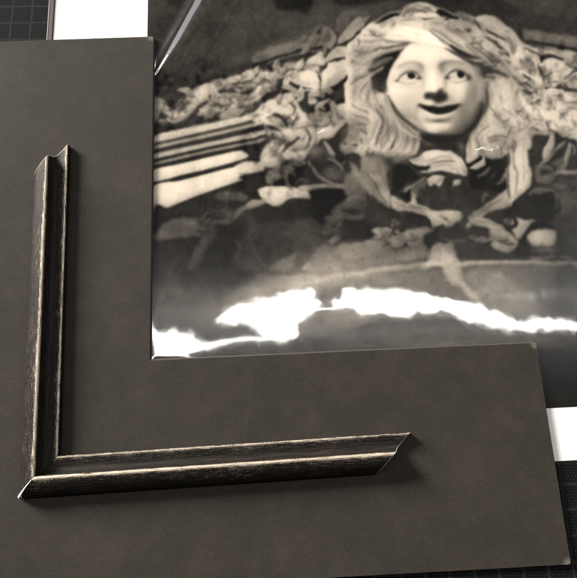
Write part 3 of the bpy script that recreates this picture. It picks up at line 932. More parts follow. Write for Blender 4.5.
B 232 .9 215,265 24,16
B 170 .5 248,278 10,12
B 150 .5 338,290 26,10 15
B 240 .7 298,230 9,34
B 245 .8 298,262 12,10
B 165 .5 275,212 7,14
B 165 .45 290,300 12,5
@ 385 35 8.243
# left brow and eye
B 150 .7 270,270 55,26 10
B 120 .6 285,330 16,30
S 95 .85 24 14 150,250 190,232 240,232 300,245 320,262
B 140 .5 240,265 50,22
P 205 .8 6 90,375 130,320 190,300 240,310 275,350 240,385 150,385
P 232 1 4 110,378 150,335 190,318 215,350 250,355 262,372 200,386 140,386
S 80 .95 11 5 90,365 130,325 180,306 230,308 262,335 285,360
S 150 .7 9 5 80,350 120,310 180,288 240,290
P 50 1 4 178,325 195,312 225,310 245,330 240,355 212,362 192,350
B 55 .9 272,355 16,8
B 80 .8 80,368 18,9
S 150 .6 8 6 100,385 180,398 260,388
B 175 .5 180,415 80,10
@ 425 35 8.243
# right brow and eye
B 100 .75 140,260 34,40
B 120 .65 190,270 60,22
B 140 .7 120,330 16,80
S 80 .85 20 12 110,240 160,222 220,215 280,225
B 165 .6 310,250 50,16 20
S 190 .6 14 8 220,290 290,275 350,300 390,330
P 205 1 4 190,350 230,310 280,300 330,330 365,365 300,378 220,360
S 60 1 12 5 185,352 215,320 240,300 290,296 340,315 380,345 410,340
P 50 1 4 278,305 310,298 338,325 335,350 305,352 285,335
B 65 .95 200,345 16,8 -20
B 62 .9 385,345 28,26
B 110 .6 420,400 22,50
S 120 .6 8 7 230,372 300,385 360,378
B 195 .7 290,420 80,22
B 120 .5 300,520 80,26
B 110 .5 420,480 30,60
@ 395 85 8.243
# nose
P 44 1 10 248,92 270,65 310,62 350,80 370,40 400,60 430,80 440,110 400,130 380,150 340,150 310,115 275,112
B 45 .9 370,110 40,30
B 130 .6 410,40 16,40
S 80 .6 10 8 370,0 380,40
P 222 1 6 235,150 260,120 300,125 320,150 290,165 250,165
# mouth
P 44 1 6 195,170 215,160 260,172 300,165 350,178 400,165 440,165 500,160 530,175 500,200 450,205 400,225 350,235 310,225 270,205 220,195
P 205 .95 6 250,215 290,225 350,240 420,232 460,225 430,250 380,265 320,260 280,245
P 56 .95 12 270,265 320,265 380,272 470,245 460,290 400,310 330,305 290,290
B 130 .6 540,190 30,30
B 150 .6 180,170 24,30
B 140 .5 500,270 40,40
P 222 .8 24 210,350 280,325 380,330 440,345 380,385 320,405 250,395
B 130 .6 480,360 60,26
# under chin
P 52 1 14 200,400 260,420 320,415 380,385 440,400 520,370 600,300 640,330 600,470 540,540 440,520 340,500 260,470
B 130 .7 270,470 30,20 30
B 110 .7 545,510 26,40 -20
S 62 .95 18 10 0,215 60,290 140,360 220,420 260,450
P 62 .95 14 150,360 200,400 250,450 250,520 220,480 190,420
@ 395 130 8.243
# chest scarf
P 62 1 10 -10,270 60,255 120,240 110,290 200,330 240,360 300,370 420,360 560,380 577,640 -10,640
P 120 .9 16 -10,190 60,210 120,230 60,250 -10,265
P 200 1 8 120,245 180,225 240,180 300,165 400,165 470,180 540,230 590,300 590,380 540,375 460,350 380,340 300,355 240,355 200,345 240,330 280,305 240,300 160,285
P 225 .8 10 280,200 380,185 480,220 540,300 480,290 400,255 330,240
H 12 165 228 .5 8 5 150,260 280,230 420,200 577,290 | 230,350 330,310 440,290 577,360
P 46 1 8 110,255 160,290 230,300 290,300 250,335 190,320 130,290
S 90 .85 12 6 260,300 340,270 440,250 500,262
S 60 .9 10 6 230,358 330,345 450,350 560,380
P 196 1 9 260,420 290,385 350,370 420,385 400,420 370,470 350,450 320,440 290,470
S 100 .8 12 7 340,440 370,410 400,390
P 56 1 9 420,385 500,385 530,400 480,460 430,470 400,450
P 190 1 9 430,480 470,460 490,415 530,415 540,440 500,480 460,497
P 50 .9 14 260,480 400,480 577,470 577,640 200,640 200,560
# small figure shape
P 175 .9 10 65,520 90,480 150,450 230,395 250,400 180,440 120,490 95,530
P 92 .8 14 130,510 180,430 240,400 250,450 200,520 160,550
S 135 .8 8 6 150,560 200,530 240,480 255,430
P 45 1 8 -10,300 100,290 180,370 200,400 100,440 30,500 -10,520
B 40 .9 120,510 14,20
S 160 .9 22 9 120,530 150,570 190,600
S 150 .9 20 9 -20,560 30,580 100,640
@ 350 160 5.245
# left ribbon
P 48 1 10 -20,0 50,-5 60,40 20,80 -20,60
P 110 .9 14 -20,80 40,70 90,130 80,200 -20,190
P 178 1 10 60,90 90,60 150,40 185,60 205,160 210,245 170,240 120,200 90,150
P 120 .8 18 140,-10 200,20 190,70 150,80 80,40 80,-10
P 150 .9 14 60,-10 140,-10 130,60 80,80
S 70 .8 10 7 190,70 210,140 215,240
B 95 .7 40,120 30,50
S 172 .85 22 9 -20,210 40,195 95,215
P 120 .85 10 -20,215 90,220 80,250 -20,250
S 130 .8 16 8 -20,300 60,300 95,305
# dark
P 50 1 14 90,170 200,250 260,270 240,330 200,360 120,365 150,400 40,440 -40,440 -40,330 60,310 90,260
# lower ribbons
P 185 1 10 215,195 250,200 300,220 330,200 320,160 340,180 355,230 420,255 480,275 577,265 577,320 540,320 460,345 430,320 380,290 310,270 250,265 220,240
H 8 150 215 .6 8 5 230,210 320,245 420,280 480,310 | 240,250 340,260 430,270 577,280
P 46 1 8 215,180 260,190 320,215 320,190 310,160 280,170 215,160
P 175 1 8 115,370 200,355 240,400 290,365 330,375 400,400 390,440 330,470 290,430 260,455 220,455 180,420
P 120 .8 14 260,460 390,430 400,470 330,520 260,510
P 180 .8 14 330,365 400,355 440,375 400,400 350,395
P 52 1 10 280,290 380,290 430,330 445,360 400,345 340,355 300,340
P 48 1 12 390,410 420,380 460,370 470,420 430,470 400,450
P 48 1 10 205,330 230,300 270,310 300,350 270,390 220,390
B 120 .9 235,318 9,8
B 120 .9 252,335 9,9
B 115 .9 225,345 8,8
B 120 .9 250,372 9,8
P 155 .95 16 -40,470 60,430 170,415 220,460 150,490 60,490 -40,540
P 76 .8 18 -40,530 100,500 260,500 400,510 430,540 200,560 -40,600
L 60 .8 8 6 170,400 220,460
P 60 .9 14 360,150 400,150 577,140 577,260 480,270 400,245 360,225
P 66 .9 14 480,350 577,320 640,330 640,560 520,500 470,410
# pale streaks in the middle
P 165 .85 14 410,530 440,450 480,430 500,470 530,500 540,530 430,560
@ 440 170 5.245
P 60 1 10 110,100 350,120 330,160 250,170 200,210 120,220 0,210 -20,120
P 178 1 10 -40,220 0,215 60,210 110,225 80,280 40,300 0,280 -40,300
S 172 1 30 9 150,250 160,270 140,310
P 160 1 10 165,225 230,190 320,120 370,90 370,160 350,190 270,215 210,250 170,245
P 200 1 8 355,-20 470,-20 475,70 450,120 390,160 365,150 350,80
S 120 .8 14 8 225,170 235,130 255,140
P 165 1 10 165,245 220,250 300,275 340,300 330,310 220,305 170,290
P 50 1 10 370,190 420,130 480,90 500,130 590,120 590,260 500,265 400,250 330,230
S 120 .7 18 8 460,130 510,100 590,110
P 100 .8 10 490,-20 590,-20 590,60 510,60
B 48 .9 550,10 30,14
P 165 1 9 385,250 440,262 505,270 450,320 420,355 400,350 380,300
S 48 1 22 9 320,270 340,240 380,240 400,280 380,300 330,295
B 110 .8 345,262 12,10
B 105 .8 362,280 10,8
P 155 .9 9 270,310 350,320 410,380 360,430 280,410 255,370
P 95 .8 9 290,345 380,370 385,390 340,400 280,365
S 165 .8 12 6 320,335 370,355 410,378
P 60 .8 16 120,300 260,320 250,420 130,460 60,440 60,340
P 46 1 12 420,370 470,290 520,270 590,290 590,320 470,320 450,360 470,400 590,440 400,450
P 175 1 14 455,350 500,315 600,320 600,390 540,395 480,385
B 110 .6 540,420 50,16
P 160 .85 12 20,520 40,460 80,455 110,500 130,577 20,577
P 150 .7 12 0,380 50,400 30,450 -10,440
@ 320 160 2.222
# long curved ledge
P 118 .9 12 -10,200 60,190 150,195 230,200 240,215 120,235 -10,260
P 150 .7 14 40,190 120,180 160,190 60,215
P 105 .9 14 -10,290 100,262 230,245 400,240 577,240 577,370 -10,420
L 205 .8 9 9 -60,285 0,268 80,252 160,240 250,232
B 178 .55 -30,278 110,18 -14
B 150 .5 110,262 120,14 -8
B 140 .4 -120,300 90,24 -16
L 215 .95 8 6 240,232 330,229 420,228 577,230
B 130 .4 400,236 180,8

P 130 .6 10 330,250 400,250 470,300 520,340 500,350 420,340 350,300
P 95 .5 10 380,235 577,240 577,350 480,290
B 150 .5 60,345 70,16 20
P 62 .9 10 525,250 577,240 577,375 535,350
P 66 .95 12 -200,440 0,395 60,375 140,355 280,350 420,365 577,372 577,600 -200,600
P 84 .6 12 60,380 300,370 480,385 300,400 60,420
P 168 .85 8 270,215 290,180 310,235 320,270 350,300 355,315 330,305 315,285 290,270 275,240
@ 0 0 1
B 118 .6 440,345 40,4
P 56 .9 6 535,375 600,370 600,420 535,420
@ 330 0 2.885
# broad face light and shade
P 150 .55 30 380,235 440,230 445,300 415,350 370,390 330,398 350,350 390,320
B 120 .45 425,250 12,50
B 120 .35 400,345 26,26
B 105 .35 330,385 40,10
B 238 .6 215,170 36,24
B 235 .5 205,250 30,20
@ 395 85 8.243
S 110 .5 12 10 190,160 170,175 150,200
B 175 .6 350,160 50,8
B 190 .6 270,150 28,12
P 44 1 6 200,168 225,165 290,170 350,176 420,168 480,162 525,170 500,195 450,203 400,222 350,233 310,224 270,206 230,190
P 214 .9 6 255,218 300,232 355,243 420,232 455,222 430,248 380,263 320,258 280,243
P 60 .9 14 275,268 330,275 400,268 460,255 455,285 400,302 330,300 295,290
B 222 .5 290,345 60,18
P 60 .7 16 200,395 260,425 330,425 370,400 420,400 500,370 560,320 577,380 540,440 400,470 280,450
@ 377 80 5.245
# left locks beside the jaw
H 12 150 225 .7 9 5 -30,120 0,160 20,240 -20,340 | 60,130 80,190 70,260 20,370
S 70 .8 12 6 -10,150 40,220 30,300 5,360
H 8 150 225 .7 8 4 10,390 80,330 95,250 90,200 | 130,400 200,370 190,270 130,200
P 100 .5 20 -40,390 60,380 180,390 230,360 230,420 80,430 -40,430
@ 330 100 8.243
H 14 150 225 .6 12 6 230,420 330,300 400,150 330,60 | 420,440 450,320 500,200 440,80
@ 455 60 8.243
H 12 150 225 .6 12 6 300,460 380,540 420,600 430,680 | 480,420 540,500 577,577 560,680
S 90 .7 14 8 440,330 500,400 540,460
S 90 .7 12 8 330,350 370,400 360,460
@ 400 0 8.243
B 225 .6 560,360 60,30 30
H 10 140 220 .6 12 6 400,200 500,260 600,360 700,430 | 300,260 420,340 560,430 700,470
@ 467 0 5.245
# crown-side leaves
H 10 120 205 .6 9 5 20,210 100,250 180,300 240,380 | -20,240 80,320 140,400 200,500
S 80 .8 14 7 20,240 100,290 170,370
S 85 .8 12 7 100,270 180,330 230,400
H 10 150 225 .55 12 6 200,330 260,420 230,500 280,600 | 120,400 160,480 130,540 180,620
@ 467 100 5.245
H 10 150 225 .5 12 6 110,-20 200,60 260,120 240,220 | 200,-20 300,60 330,140 260,230
S 110 .7 12 8 300,60 330,120 260,170
@ 330 40 8.243
# deeper folds in the left hair
S 107 0.56 23 16 190,90 260,110 340,90 420,70
S 117 0.52 20 16 150,210 220,190 300,160 380,150
S 97 0.60 23 13 170,370 210,320 280,290 340,250
S 107 0.52 17 13 190,430 200,400 250,350 320,300
S 102 0.52 17 13 260,500 250,430 290,370
S 92 0.52 20 13 340,560 310,500 320,430 350,400
S 107 0.52 17 13 430,560 390,500 370,440
@ 330 100 8.243
S 107 0.52 20 13 160,110 220,130 290,150 340,190
S 97 0.52 20 13 380,170 370,240 350,300 300,380
S 92 0.56 20 13 430,130 425,220 400,300 385,370
S 87 0.56 20 13 500,200 470,260 430,330 420,400
S 97 0.52 17 13 300,50 380,90 440,150 470,220
@ 377 80 5.245
S 72 0.60 17 10 0,150 30,220 10,310 -10,350
S 87 0.52 13 9 60,200 50,270 70,330
S 92 0.52 13 9 150,220 160,290 140,360
S 107 0.45 13 9 190,250 205,310 180,360
@ 455 60 8.243
S 102 0.52 20 16 300,210 290,290 340,370 420,430
S 97 0.52 20 16 370,190 350,260 390,350 470,430
S 102 0.52 20 16 440,180 430,240 450,330 520,400 560,500
S 97 0.52 17 16 310,440 390,500 440,577
S 112 0.45 20 16 500,440 530,520 520,600
@ 455 120 8.243
S 107 0.52 20 16 170,60 130,140 120,230
S 97 0.52 20 16 240,60 190,150 210,220 270,290
S 112 0.45 17 13 300,230 340,270 400,290
S 92 0.52 17 13 430,20 460,80 440,130
@ 400 0 8.243
S 102 0.52 17 13 240,180 330,190 420,230 500,290
S 97 0.52 17 13 260,230 360,290 440,350 520,400
S 122 0.45 14 13 60,150 120,165 190,180
S 92 0.52 17 13 480,200 540,250 577,300
@ 340 0 8.243
S 122 0.49 17 13 180,260 260,245 330,260
S 102 0.52 17 13 150,340 240,345 330,330
S 107 0.52 20 16 120,470 220,450 320,410 400,400
S 112 0.52 17 13 130,520 230,520 320,480
@ 395 85 8.243
# softer nose and shadows around the mouth
B 90 .6 330,105 50,22
B 205 .7 345,40 26,24
B 235 .7 300,30 22,26
B 60 .8 268,95 18,14
B 58 .8 410,95 20,20
B 150 .6 340,75 16,10
B 120 .4 200,195 24,30
B 120 .5 540,170 34,40
B 168 .5 440,120 30,20
B 135 .5 480,60 40,40
B 150 .4 130,120 40,40
B 90 .5 330,320 70,10
@ 330 0 2.885
B 150 .5 420,210 20,40 10
B 130 .45 430,300 16,40 15
B 170 .35 250,330 60,20
# brow ridge and eye socket shading
B 140 .4 225,195 22,8
B 175 .4 200,235 20,8
B 120 .45 370,200 36,12
B 140 .45 330,225 10,26
@ 395 130 8.243
S 122 0.52 20 16 170,240 280,250 380,215 470,230
S 117 0.52 17 13 250,340 340,300 440,290 540,340
@ 260 0 5.245
# lower light in the leaves
S 132 0.52 20 18 150,400 220,430 300,440
S 122 0.45 23 18 350,460 400,400 450,370
S 142 0.45 17 13 360,280 410,270 450,280
S 122 0.52 14 13 -10,440 60,460 120,470
@ 270 90 5.245
S 132 0.52 26 21 60,130 120,200 160,300
S 142 0.45 26 21 180,170 230,200 260,230
S 122 0.45 20 16 -20,250 40,260 90,250
S 137 0.45 23 18 0,350 70,330 140,370
S 132 0.45 23 18 300,180 360,160 410,110
@ 350 160 5.245
S 122 0.45 23 18 80,110 130,180 170,230
S 122 0.45 17 13 250,230 330,250 420,290
@ 467 0 5.245
S 132 0.45 23 18 240,300 300,340 340,400
S 132 0.45 23 18 410,360 480,370 550,350
S 117 0.45 20 16 140,150 200,200 260,250
S 122 0.45 20 16 470,400 540,400 590,420
S 142 0.45 26 18 320,440 400,480 440,560
@ 330 0 2.885
# hair shadows in the large
P 44 1 9 232,124 205,140 165,152 125,178 112,205 128,205 150,188 168,178 148,200 122,222 118,250 130,262 152,268 168,272 170,235 184,195 208,152
S 130 .8 12 8 108,200 140,182 180,165
B 110 .6 80,160 30,20 -20
B 120 .5 70,240 10,50
B 95 .55 75,370 40,26
B 100 .5 150,330 14,40 -10
B 90 .5 190,380 20,24
B 110 .5 120,260 18,40 20
B 85 .6 235,400 20,20
B 75 .7 452,205 14,30 -30
B 80 .7 450,290 10,46 8
B 110 .45 520,230 20,60
B 105 .5 490,350 20,30
B 110 .45 370,95 60,14 25
B 120 .4 180,75 50,10 -20
B 60 .7 400,60 50,8 20
P 60 .8 9 430,182 470,190 520,215 500,225 460,222 440,225
S 52 .9 12 8 330,140 370,158 410,182 450,190
S 150 .8 8 6 440,185 490,200 530,225
S 170 .7 8 6 450,215 490,220 520,250
H 10 165 235 .5 8 5 470,240 465,280 490,320 540,350 | 520,240 530,280 545,320 570,340
# soften under the lip, round off the mouth
B 150 .5 330,352 30,5
B 120 .4 300,352 30,8
S 60 .5 6 6 262,300 275,306 290,308
S 70 .5 6 6 362,300 372,296 378,290
B 115 .5 385,305 14,14
B 165 .35 240,330 14,30 30
B 60 .5 330,404 50,8
B 95 .5 275,404 20,8 20
# lashes and lids, slightly heavier
S 60 .7 4 3 196,228 210,212 225,206 245,210 258,226
S 62 .7 4 3 340,222 352,208 370,202 395,210 415,222
B 120 .5 232,198 26,7
B 105 .5 370,195 30,9
B 110 .4 425,225 10,14
# garland darks
@ 150 60 5.245
S 58 .85 20 12 200,300 240,262 270,240 300,215
S 60 .85 18 12 470,300 500,270 540,265 580,235
S 66 .8 16 12 330,225 370,245 420,235
S 60 .8 16 12 110,258 150,235 190,190
S 70 .7 14 12 400,120 450,125 510,110 570,130
S 62 .8 20 12 -10,330 40,340 90,325
B 70 .7 360,310 30,8
B 72 .6 520,165 20,10
@ 270 90 5.245
S 52 .85 16 10 20,120 70,150 90,190
S 56 .85 18 10 -20,190 20,200 60,215
S 50 .85 22 12 60,330 100,290 160,250
S 60 .8 14 10 180,200 210,240 200,300
S 62 .8 16 10 100,60 130,90 120,130
B 60 .7 60,260 40,10 20
B 70 .7 240,190 16,24
@ 467 0 5.245
S 58 .85 18 10 90,190 140,215 190,260 225,300
S 62 .8 16 10 370,330 390,380 410,440
S 60 .8 14 10 500,440 540,470 590,480
S 70 .7 20 14 240,400 290,440 330,500
S 64 .8 14 10 300,250 350,270 390,300
B 70 .6 540,120 30,10
@ 0 0 1
# wreath of small leaves round the crown and between the locks
F 5 120 185 .8 9,4 383,28 14,5 -30 30 -25
F 9 130 200 .85 9,4 468,32 26,6 30 40 32
F 6 100 160 .7 9,4 500,60 14,10 45 40
F 5 150 210 .8 10,5 510,110 14,12 60 60
@ 377 0 5.245
# white brow lock: soften its left end and streak it
S 175 .6 12 10 30,175 120,190 230,215
S 200 .5 14 10 60,150 160,165 260,195
S 185 .5 10 8 150,215 260,235 360,250
B 190 .6 30,150 50,26
S 95 .7 9 8 20,210 110,222 170,225 240,235
S 110 .6 9 8 -20,130 60,115 140,100 230,112
S 70 .8 14 10 -10,270 50,250 110,238 160,232
S 90 .6 10 8 -30,180 40,205 100,215
@ 330 0 2.885
# rounder face: cheek, jaw and temple
B 118 .5 425,320 18,46 25
B 105 .45 395,365 24,18 -35
B 150 .4 190,300 10,40 -20
B 135 .45 330,372 50,10
B 188 .35 240,310 30,22
B 160 .35 380,290 30,24
B 90 .5 320,262 9,14
B 120 .4 345,215 14,10
B 110 .4 258,205 14,8
P 62 .8 6 275,268 290,262 305,270 318,262 336,266 340,280 325,290 308,288 292,284 278,280
B 190 .55 292,284 10,5
B 210 .4 300,258 10,10
# ribbons: folds and worn edges so they read as cloth
@ 350 160 5.245
S 80 .75 12 8 80,60 120,110 165,190 200,240
S 95 .7 10 8 150,60 180,110 195,170
S 60 .8 14 10 55,80 80,150 130,210 180,245
S 105 .6 9 8 230,215 300,245 380,275 460,320
S 70 .7 9 8 290,215 340,245 400,262
S 70 .7 12 8 470,290 500,310 530,330
S 85 .7 12 8 200,400 280,420 380,420
@ 467 100 5.245
S 95 .7 14 10 250,210 245,300 262,400 250,500
S 120 .6 10 8 300,230 300,330 290,440
S 60 .8 14 8 220,260 215,360 215,450 225,520
S 60 .8 12 8 345,260 350,380 335,460 270,530
@ 440 170 5.245
S 80 .7 9 8 190,240 260,190 340,140
S 80 .7 9 8 190,265 260,275 330,298
S 60 .8 12 8 150,280 190,300 260,312
# lower field: darker, a few leaf shadows
@ 0 0 1
B 40 .5 230,250 60,26 -10
B 42 .5 360,205 12,10
B 38 .55 180,225 30,10
B 40 .5 330,210 20,14
B 46 .45 400,245 40,8
B 40 .6 560,300 22,40
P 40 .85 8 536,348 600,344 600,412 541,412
B 84 .7 540,342 40,5 2
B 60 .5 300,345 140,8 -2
S 104 .5 2.2 2.5 232,262 240,250 236,240
S 96 .5 1.4 2 248,205 252,222 250,238 258,256 268,268
S 92 .5 1.4 2 244,214 256,224 248,236
L 58 .7 1.4 1.2 202,60 214,42 230,18 244,-6
L 56 .7 1.2 1.2 232,-6 214,22 196,44 176,76 158,120
L 100 .5 1 1.2 156,100 168,82 173,78 170,92 163,112
L 98 .5 1 1.2 153,90 165,70 180,52
@ 380 30 5.025
# the face once more, modelled broadly, then its features
# locks and shadow close in on the jaw
P 105 1 10 30,300 80,380 140,450 210,500 260,520 330,520 400,480 450,430 500,350 535,340 520,420 470,500 400,550 300,570 200,550 100,470 40,400
H 7 110 205 .8 9 8 30,310 70,390 130,450 200,510 | 20,350 60,440 130,510 210,560
P 50 1 16 215,505 285,520 350,508 410,468 460,420 505,360 525,380 500,460 440,530 340,575 240,565 200,530
P 212 1 9 150,75 250,72 330,100 395,150 455,200 492,250 502,300 488,350 456,402 416,450 376,486 330,508 285,515 240,510 195,494 150,464 108,424 72,376 48,326 36,270 40,235 60,190 100,130
P 236 .8 40 150,90 250,85 320,110 330,150 240,165 150,160 90,210 70,200 110,130
B 240 .7 90,300 50,40
B 246 .7 262,255 22,60
B 244 .8 265,290 20,18
B 150 .55 215,250 14,50
B 168 .5 190,345 40,30 40
B 150 .5 150,380 34,60 -42
B 120 .6 170,440 60,22 42
P 160 .8 40 420,170 480,230 505,310 492,385 450,450 390,500 350,490 390,420 420,330 440,250
B 104 .7 476,320 22,90 8
B 104 .7 430,430 40,26 -45
B 214 .75 385,290 48,24 12
B 196 .5 355,310 30,24
B 120 .7 450,330 22,80 10
B 108 .7 405,400 44,34 -40
B 130 .6 355,350 30,30
B 118 .6 330,260 12,40
B 150 .5 430,210 30,40
# brows and sockets
B 150 .6 150,185 60,14 -4
B 120 .65 200,200 22,26
B 100 .75 312,190 22,34
B 120 .65 365,180 56,20 4
S 104 .6 16 18 92,188 125,168 165,162 200,172 214,190
S 92 .65 16 18 298,182 330,162 375,158 420,168
B 196 .6 140,200 34,8
B 190 .5 375,190 30,7
# left eye
P 192 .85 9 98,250 125,226 160,214 190,224 200,243 170,254 130,257
S 62 .95 9 8 84,256 104,232 130,214 160,208 186,218 206,244
S 130 .7 7 6 90,232 115,208 155,196 195,208
P 44 1 6 138,219 153,214 171,217 178,231 169,243 151,245 140,235
B 52 .9 194,242 12,7
B 92 .8 84,256 14,8
S 130 .75 8 8 96,262 140,270 190,262
B 170 .4 150,285 50,10
# right eye
P 182 .85 9 338,242 358,215 385,206 415,215 428,240 400,250 360,250
S 60 .95 10 8 330,242 352,215 385,202 415,210 440,228 452,240
S 120 .7 7 6 340,215 375,192 415,194 445,212
P 44 1 6 390,209 405,207 422,217 424,232 410,242 396,238 388,224
B 58 .9 340,240 12,7
B 60 .9 446,240 14,16
S 120 .7 8 8 345,256 390,264 430,254
# nose
P 58 .9 16 222,334 232,315 256,309 276,314 292,300 310,292 322,306 336,322 340,342 328,358 306,368 286,372 266,358 248,350 232,350
B 44 .8 300,338 30,18
B 44 .7 240,330 12,9
B 140 .45 322,300 9,14
B 226 .8 258,300 20,9
B 215 .7 240,362 20,8
B 130 .5 290,370 16,5
# mouth
B 112 .55 120,430 40,20 45
B 100 .5 190,490 44,16 25
B 96 .6 400,470 50,26 -35
B 104 .5 360,500 50,16 -10
P 44 1 9 194,374 216,373 245,380 272,379 295,384 330,379 365,375 392,371 400,377 388,394 366,409 332,420 295,425 260,418 228,404 206,390
S 150 .6 5 5 240,376 270,373 295,379 330,374 360,371
B 60 .7 200,380 12,8
B 66 .7 405,378 12,8
P 206 .9 8 224,404 256,422 292,431 332,426 376,408 356,431 318,442 285,442 248,430
B 180 .5 300,385 26,3
B 72 .85 296,457 50,12
B 96 .6 340,448 30,12 -20
B 120 .5 240,448 20,12 30
B 130 .5 365,430 22,16 -30
B 120 .4 188,400 14,24 20
B 120 .5 425,395 16,30 -15
B 226 .75 268,482 40,13
B 200 .5 330,488 30,14
# jaw edge, neck
S 60 .8 14 14 38,326 68,382 104,430 148,470 196,502 245,520

B 130 .6 330,512 50,12
B 120 .5 215,500 24,14 35
@ 330 0 2.885
# edge shadows of the hair against the face, right side
S 60 .7 9 8 452,255 455,290 446,330
S 120 .7 6 6 458,240 468,270 462,310
S 150 .7 8 6 490,380 500,396 520,404
S 160 .8 5 5 476,392 484,398 488,412
S 150 .8 5 5 505,388 508,402 518,410
S 140 .7 5 5 495,400 505,408 515,420
B 96 .5 525,420 40,10
# dim the left ribbon
B 100 .6 95,500 40,40
B 84 .55 120,540 40,30
S 150 .7 14 10 60,470 90,520 120,560
# curl beside the jaw: shadow broken by strands
@ 455 120 8.243
P 150 .75 16 270,150 330,115 400,120 470,150 470,210 400,220 320,215 280,200
S 70 .75 18 16 290,175 350,145 420,150 465,180
H 9 90 190 .6 9 8 270,130 350,110 420,125 480,160 | 280,230 340,200 410,205 470,240
S 88 .6 12 12 300,215 350,260 420,280
H 8 110 205 .5 9 8 200,60 250,120 250,200 300,280 | 120,120 170,180 190,250 260,320
# ribbons sink into shade where they meet the drape
@ 0 0 1
B 78 .55 372,212 14,8 30
B 74 .5 398,226 16,5 10
B 80 .5 470,214 16,6 -35
B 110 .4 512,150 8,16
S 62 .7 2 2 404,222 420,228 436,229
S 120 .6 2 2 440,236 452,240 466,240
B 50 .5 436,238 18,6
F 6 90 150 .7 12,5 392,236 26,6 5 40
F 6 90 160 .7 12,5 486,236 24,6 10 40
F 8 110 190 .75 11,5 330,108 10,22 70 60
F 6 120 200 .7 10,4 505,140 8,14 80 50
'''

def photo_print():
    a = at(54.3, 20, Z_PAPER); b = at(560, 461.0, Z_PAPER)
    x0, y0 = a.x, b.y; x1, y1 = .40, .42
    ia = at(147.9, 0, Z_PAPER); ib = at(555, 408.0, Z_PAPER)
    xi, yi = ia.x, ib.y
    root = thing('photo_print', 'large white-bordered sepia print of a carved smiling face with flowing hair', 'photo print', (x0, y0, .1*MM))
    t = .02*MM
    v = [(x0, y0, .02*MM), (x1, y0, .02*MM), (x1, y1, .02*MM), (x0, y1, .02*MM), (x0, y0, Z_PAPER-t), (x1, y0, Z_PAPER-t), (x1, y1, Z_PAPER-t), (x0, y1, Z_PAPER-t)]
    f = [(3, 2, 1, 0), (4, 5, 6, 7), (0, 1, 5, 4), (1, 2, 6, 5), (2, 3, 7, 6), (3, 0, 4, 7)]
    o = link('paper_sheet', pydata('paper_sheet', v, f), [m_paper()]); under(o, root)
    st = .30*MM
    xe, ye = at(592, -14, Z_PAPER).x, at(300, -12, Z_PAPER).y
    xs = np.concatenate([np.arange(xi, xe, st), np.linspace(xe, x1-8*MM, 40)]); ys = np.concatenate([np.arange(yi, ye, st), np.linspace(ye+st, y1-8*MM, 20)])
    me = grid_mesh('printed_picture', xs, ys, np.full((len(ys), len(xs)), Z_PAPER))
    X, Y = np.meshgrid(xs, ys); PX, PY = to_px(X, Y, np.full(X.shape, Z_PAPER))
    cv = Canvas(146, -14, 600, 412, .5); paint(cv, PAINT); finish(cv)
    T = sample(cv.v, (PY-cv.y0)/cv.st, (PX-cv.x0)/cv.st)
    q = T/255.0
    rgb = np.stack([q, q*(.955-.02*q), q*(.875-.02*q)], -1)
    lin = np.where(rgb <= .04045, rgb/12.92, ((rgb+.055)/1.055)**2.4)*INK_GAIN
    cl = np.concatenate([lin, np.ones(lin.shape[:2]+(1,))], -1).astype(np.float32)
    ca = me.color_attributes.new('ink', 'FLOAT_COLOR', 'POINT'); ca.data.foreach_set('color', cl.ravel())
    o = link('printed_picture', me, [m_print()]); under(o, root)
    o['label'] = 'sepia picture of a carved stone face among leaves and ribbons'
INK_GAIN = .98
photo_print()

# ------------------------------------------------------------------ lamps
STRIP_Z = 1.7
def strip_y(py):
    """where a ceiling strip must hang to be mirrored at picture row py of a flat sheet"""
    p = at(340, py, Z_FILM); d = p-CPOS
    return p.y + d.y/-d.z*(STRIP_Z-p.z), p.x + d.x/-d.z*(STRIP_Z-p.z)
LY, LX = strip_y(318)
STRIP_W = .062
def area(name, loc, target, sx, sy, power, colr):
    l = bpy.data.lights.new(name, 'AREA'); l.shape = 'RECTANGLE'; l.size = sx; l.size_y = sy; l.energy = power; l.color = colr
    o = bpy.data.objects.new(name, l); col.objects.link(o); o.location = loc
    d = (Vector(target)-Vector(loc)).normalized()
    z = -d; x = Vector((1, 0, 0)); x = (x-z*x.dot(z)).normalized(); y = z.cross(x)
    o.matrix_world = Matrix.Translation(Vector(loc)) @ Matrix((x, y, z)).transposed().to_4x4()
    return o
area('ceiling_strip_lamp', (LX+.3, LY, STRIP_Z), (LX+.3, LY-.0001, 0), 3.6, STRIP_W, STRIP_POWER, (1, .97, .93))
area('side_ceiling_lamp', KEY_LOC, (0, 0, 0), KEY_SX, KEY_SY, KEY_POWER, (1, .955, .90))
area('added_streak_lamp', SIDE_LOC, (0, .05, 0), .26, 1.0, SIDE_POWER, (.93, .97, 1))  # added lamp, placed where the top-left fold mirrors it as a streak
w = bpy.data.worlds.new('World'); C.world = w; w.use_nodes = True
bg = w.node_tree.nodes['Background']; bg.inputs[0].default_value = (1, .96, .92, 1); bg.inputs[1].default_value = WORLD

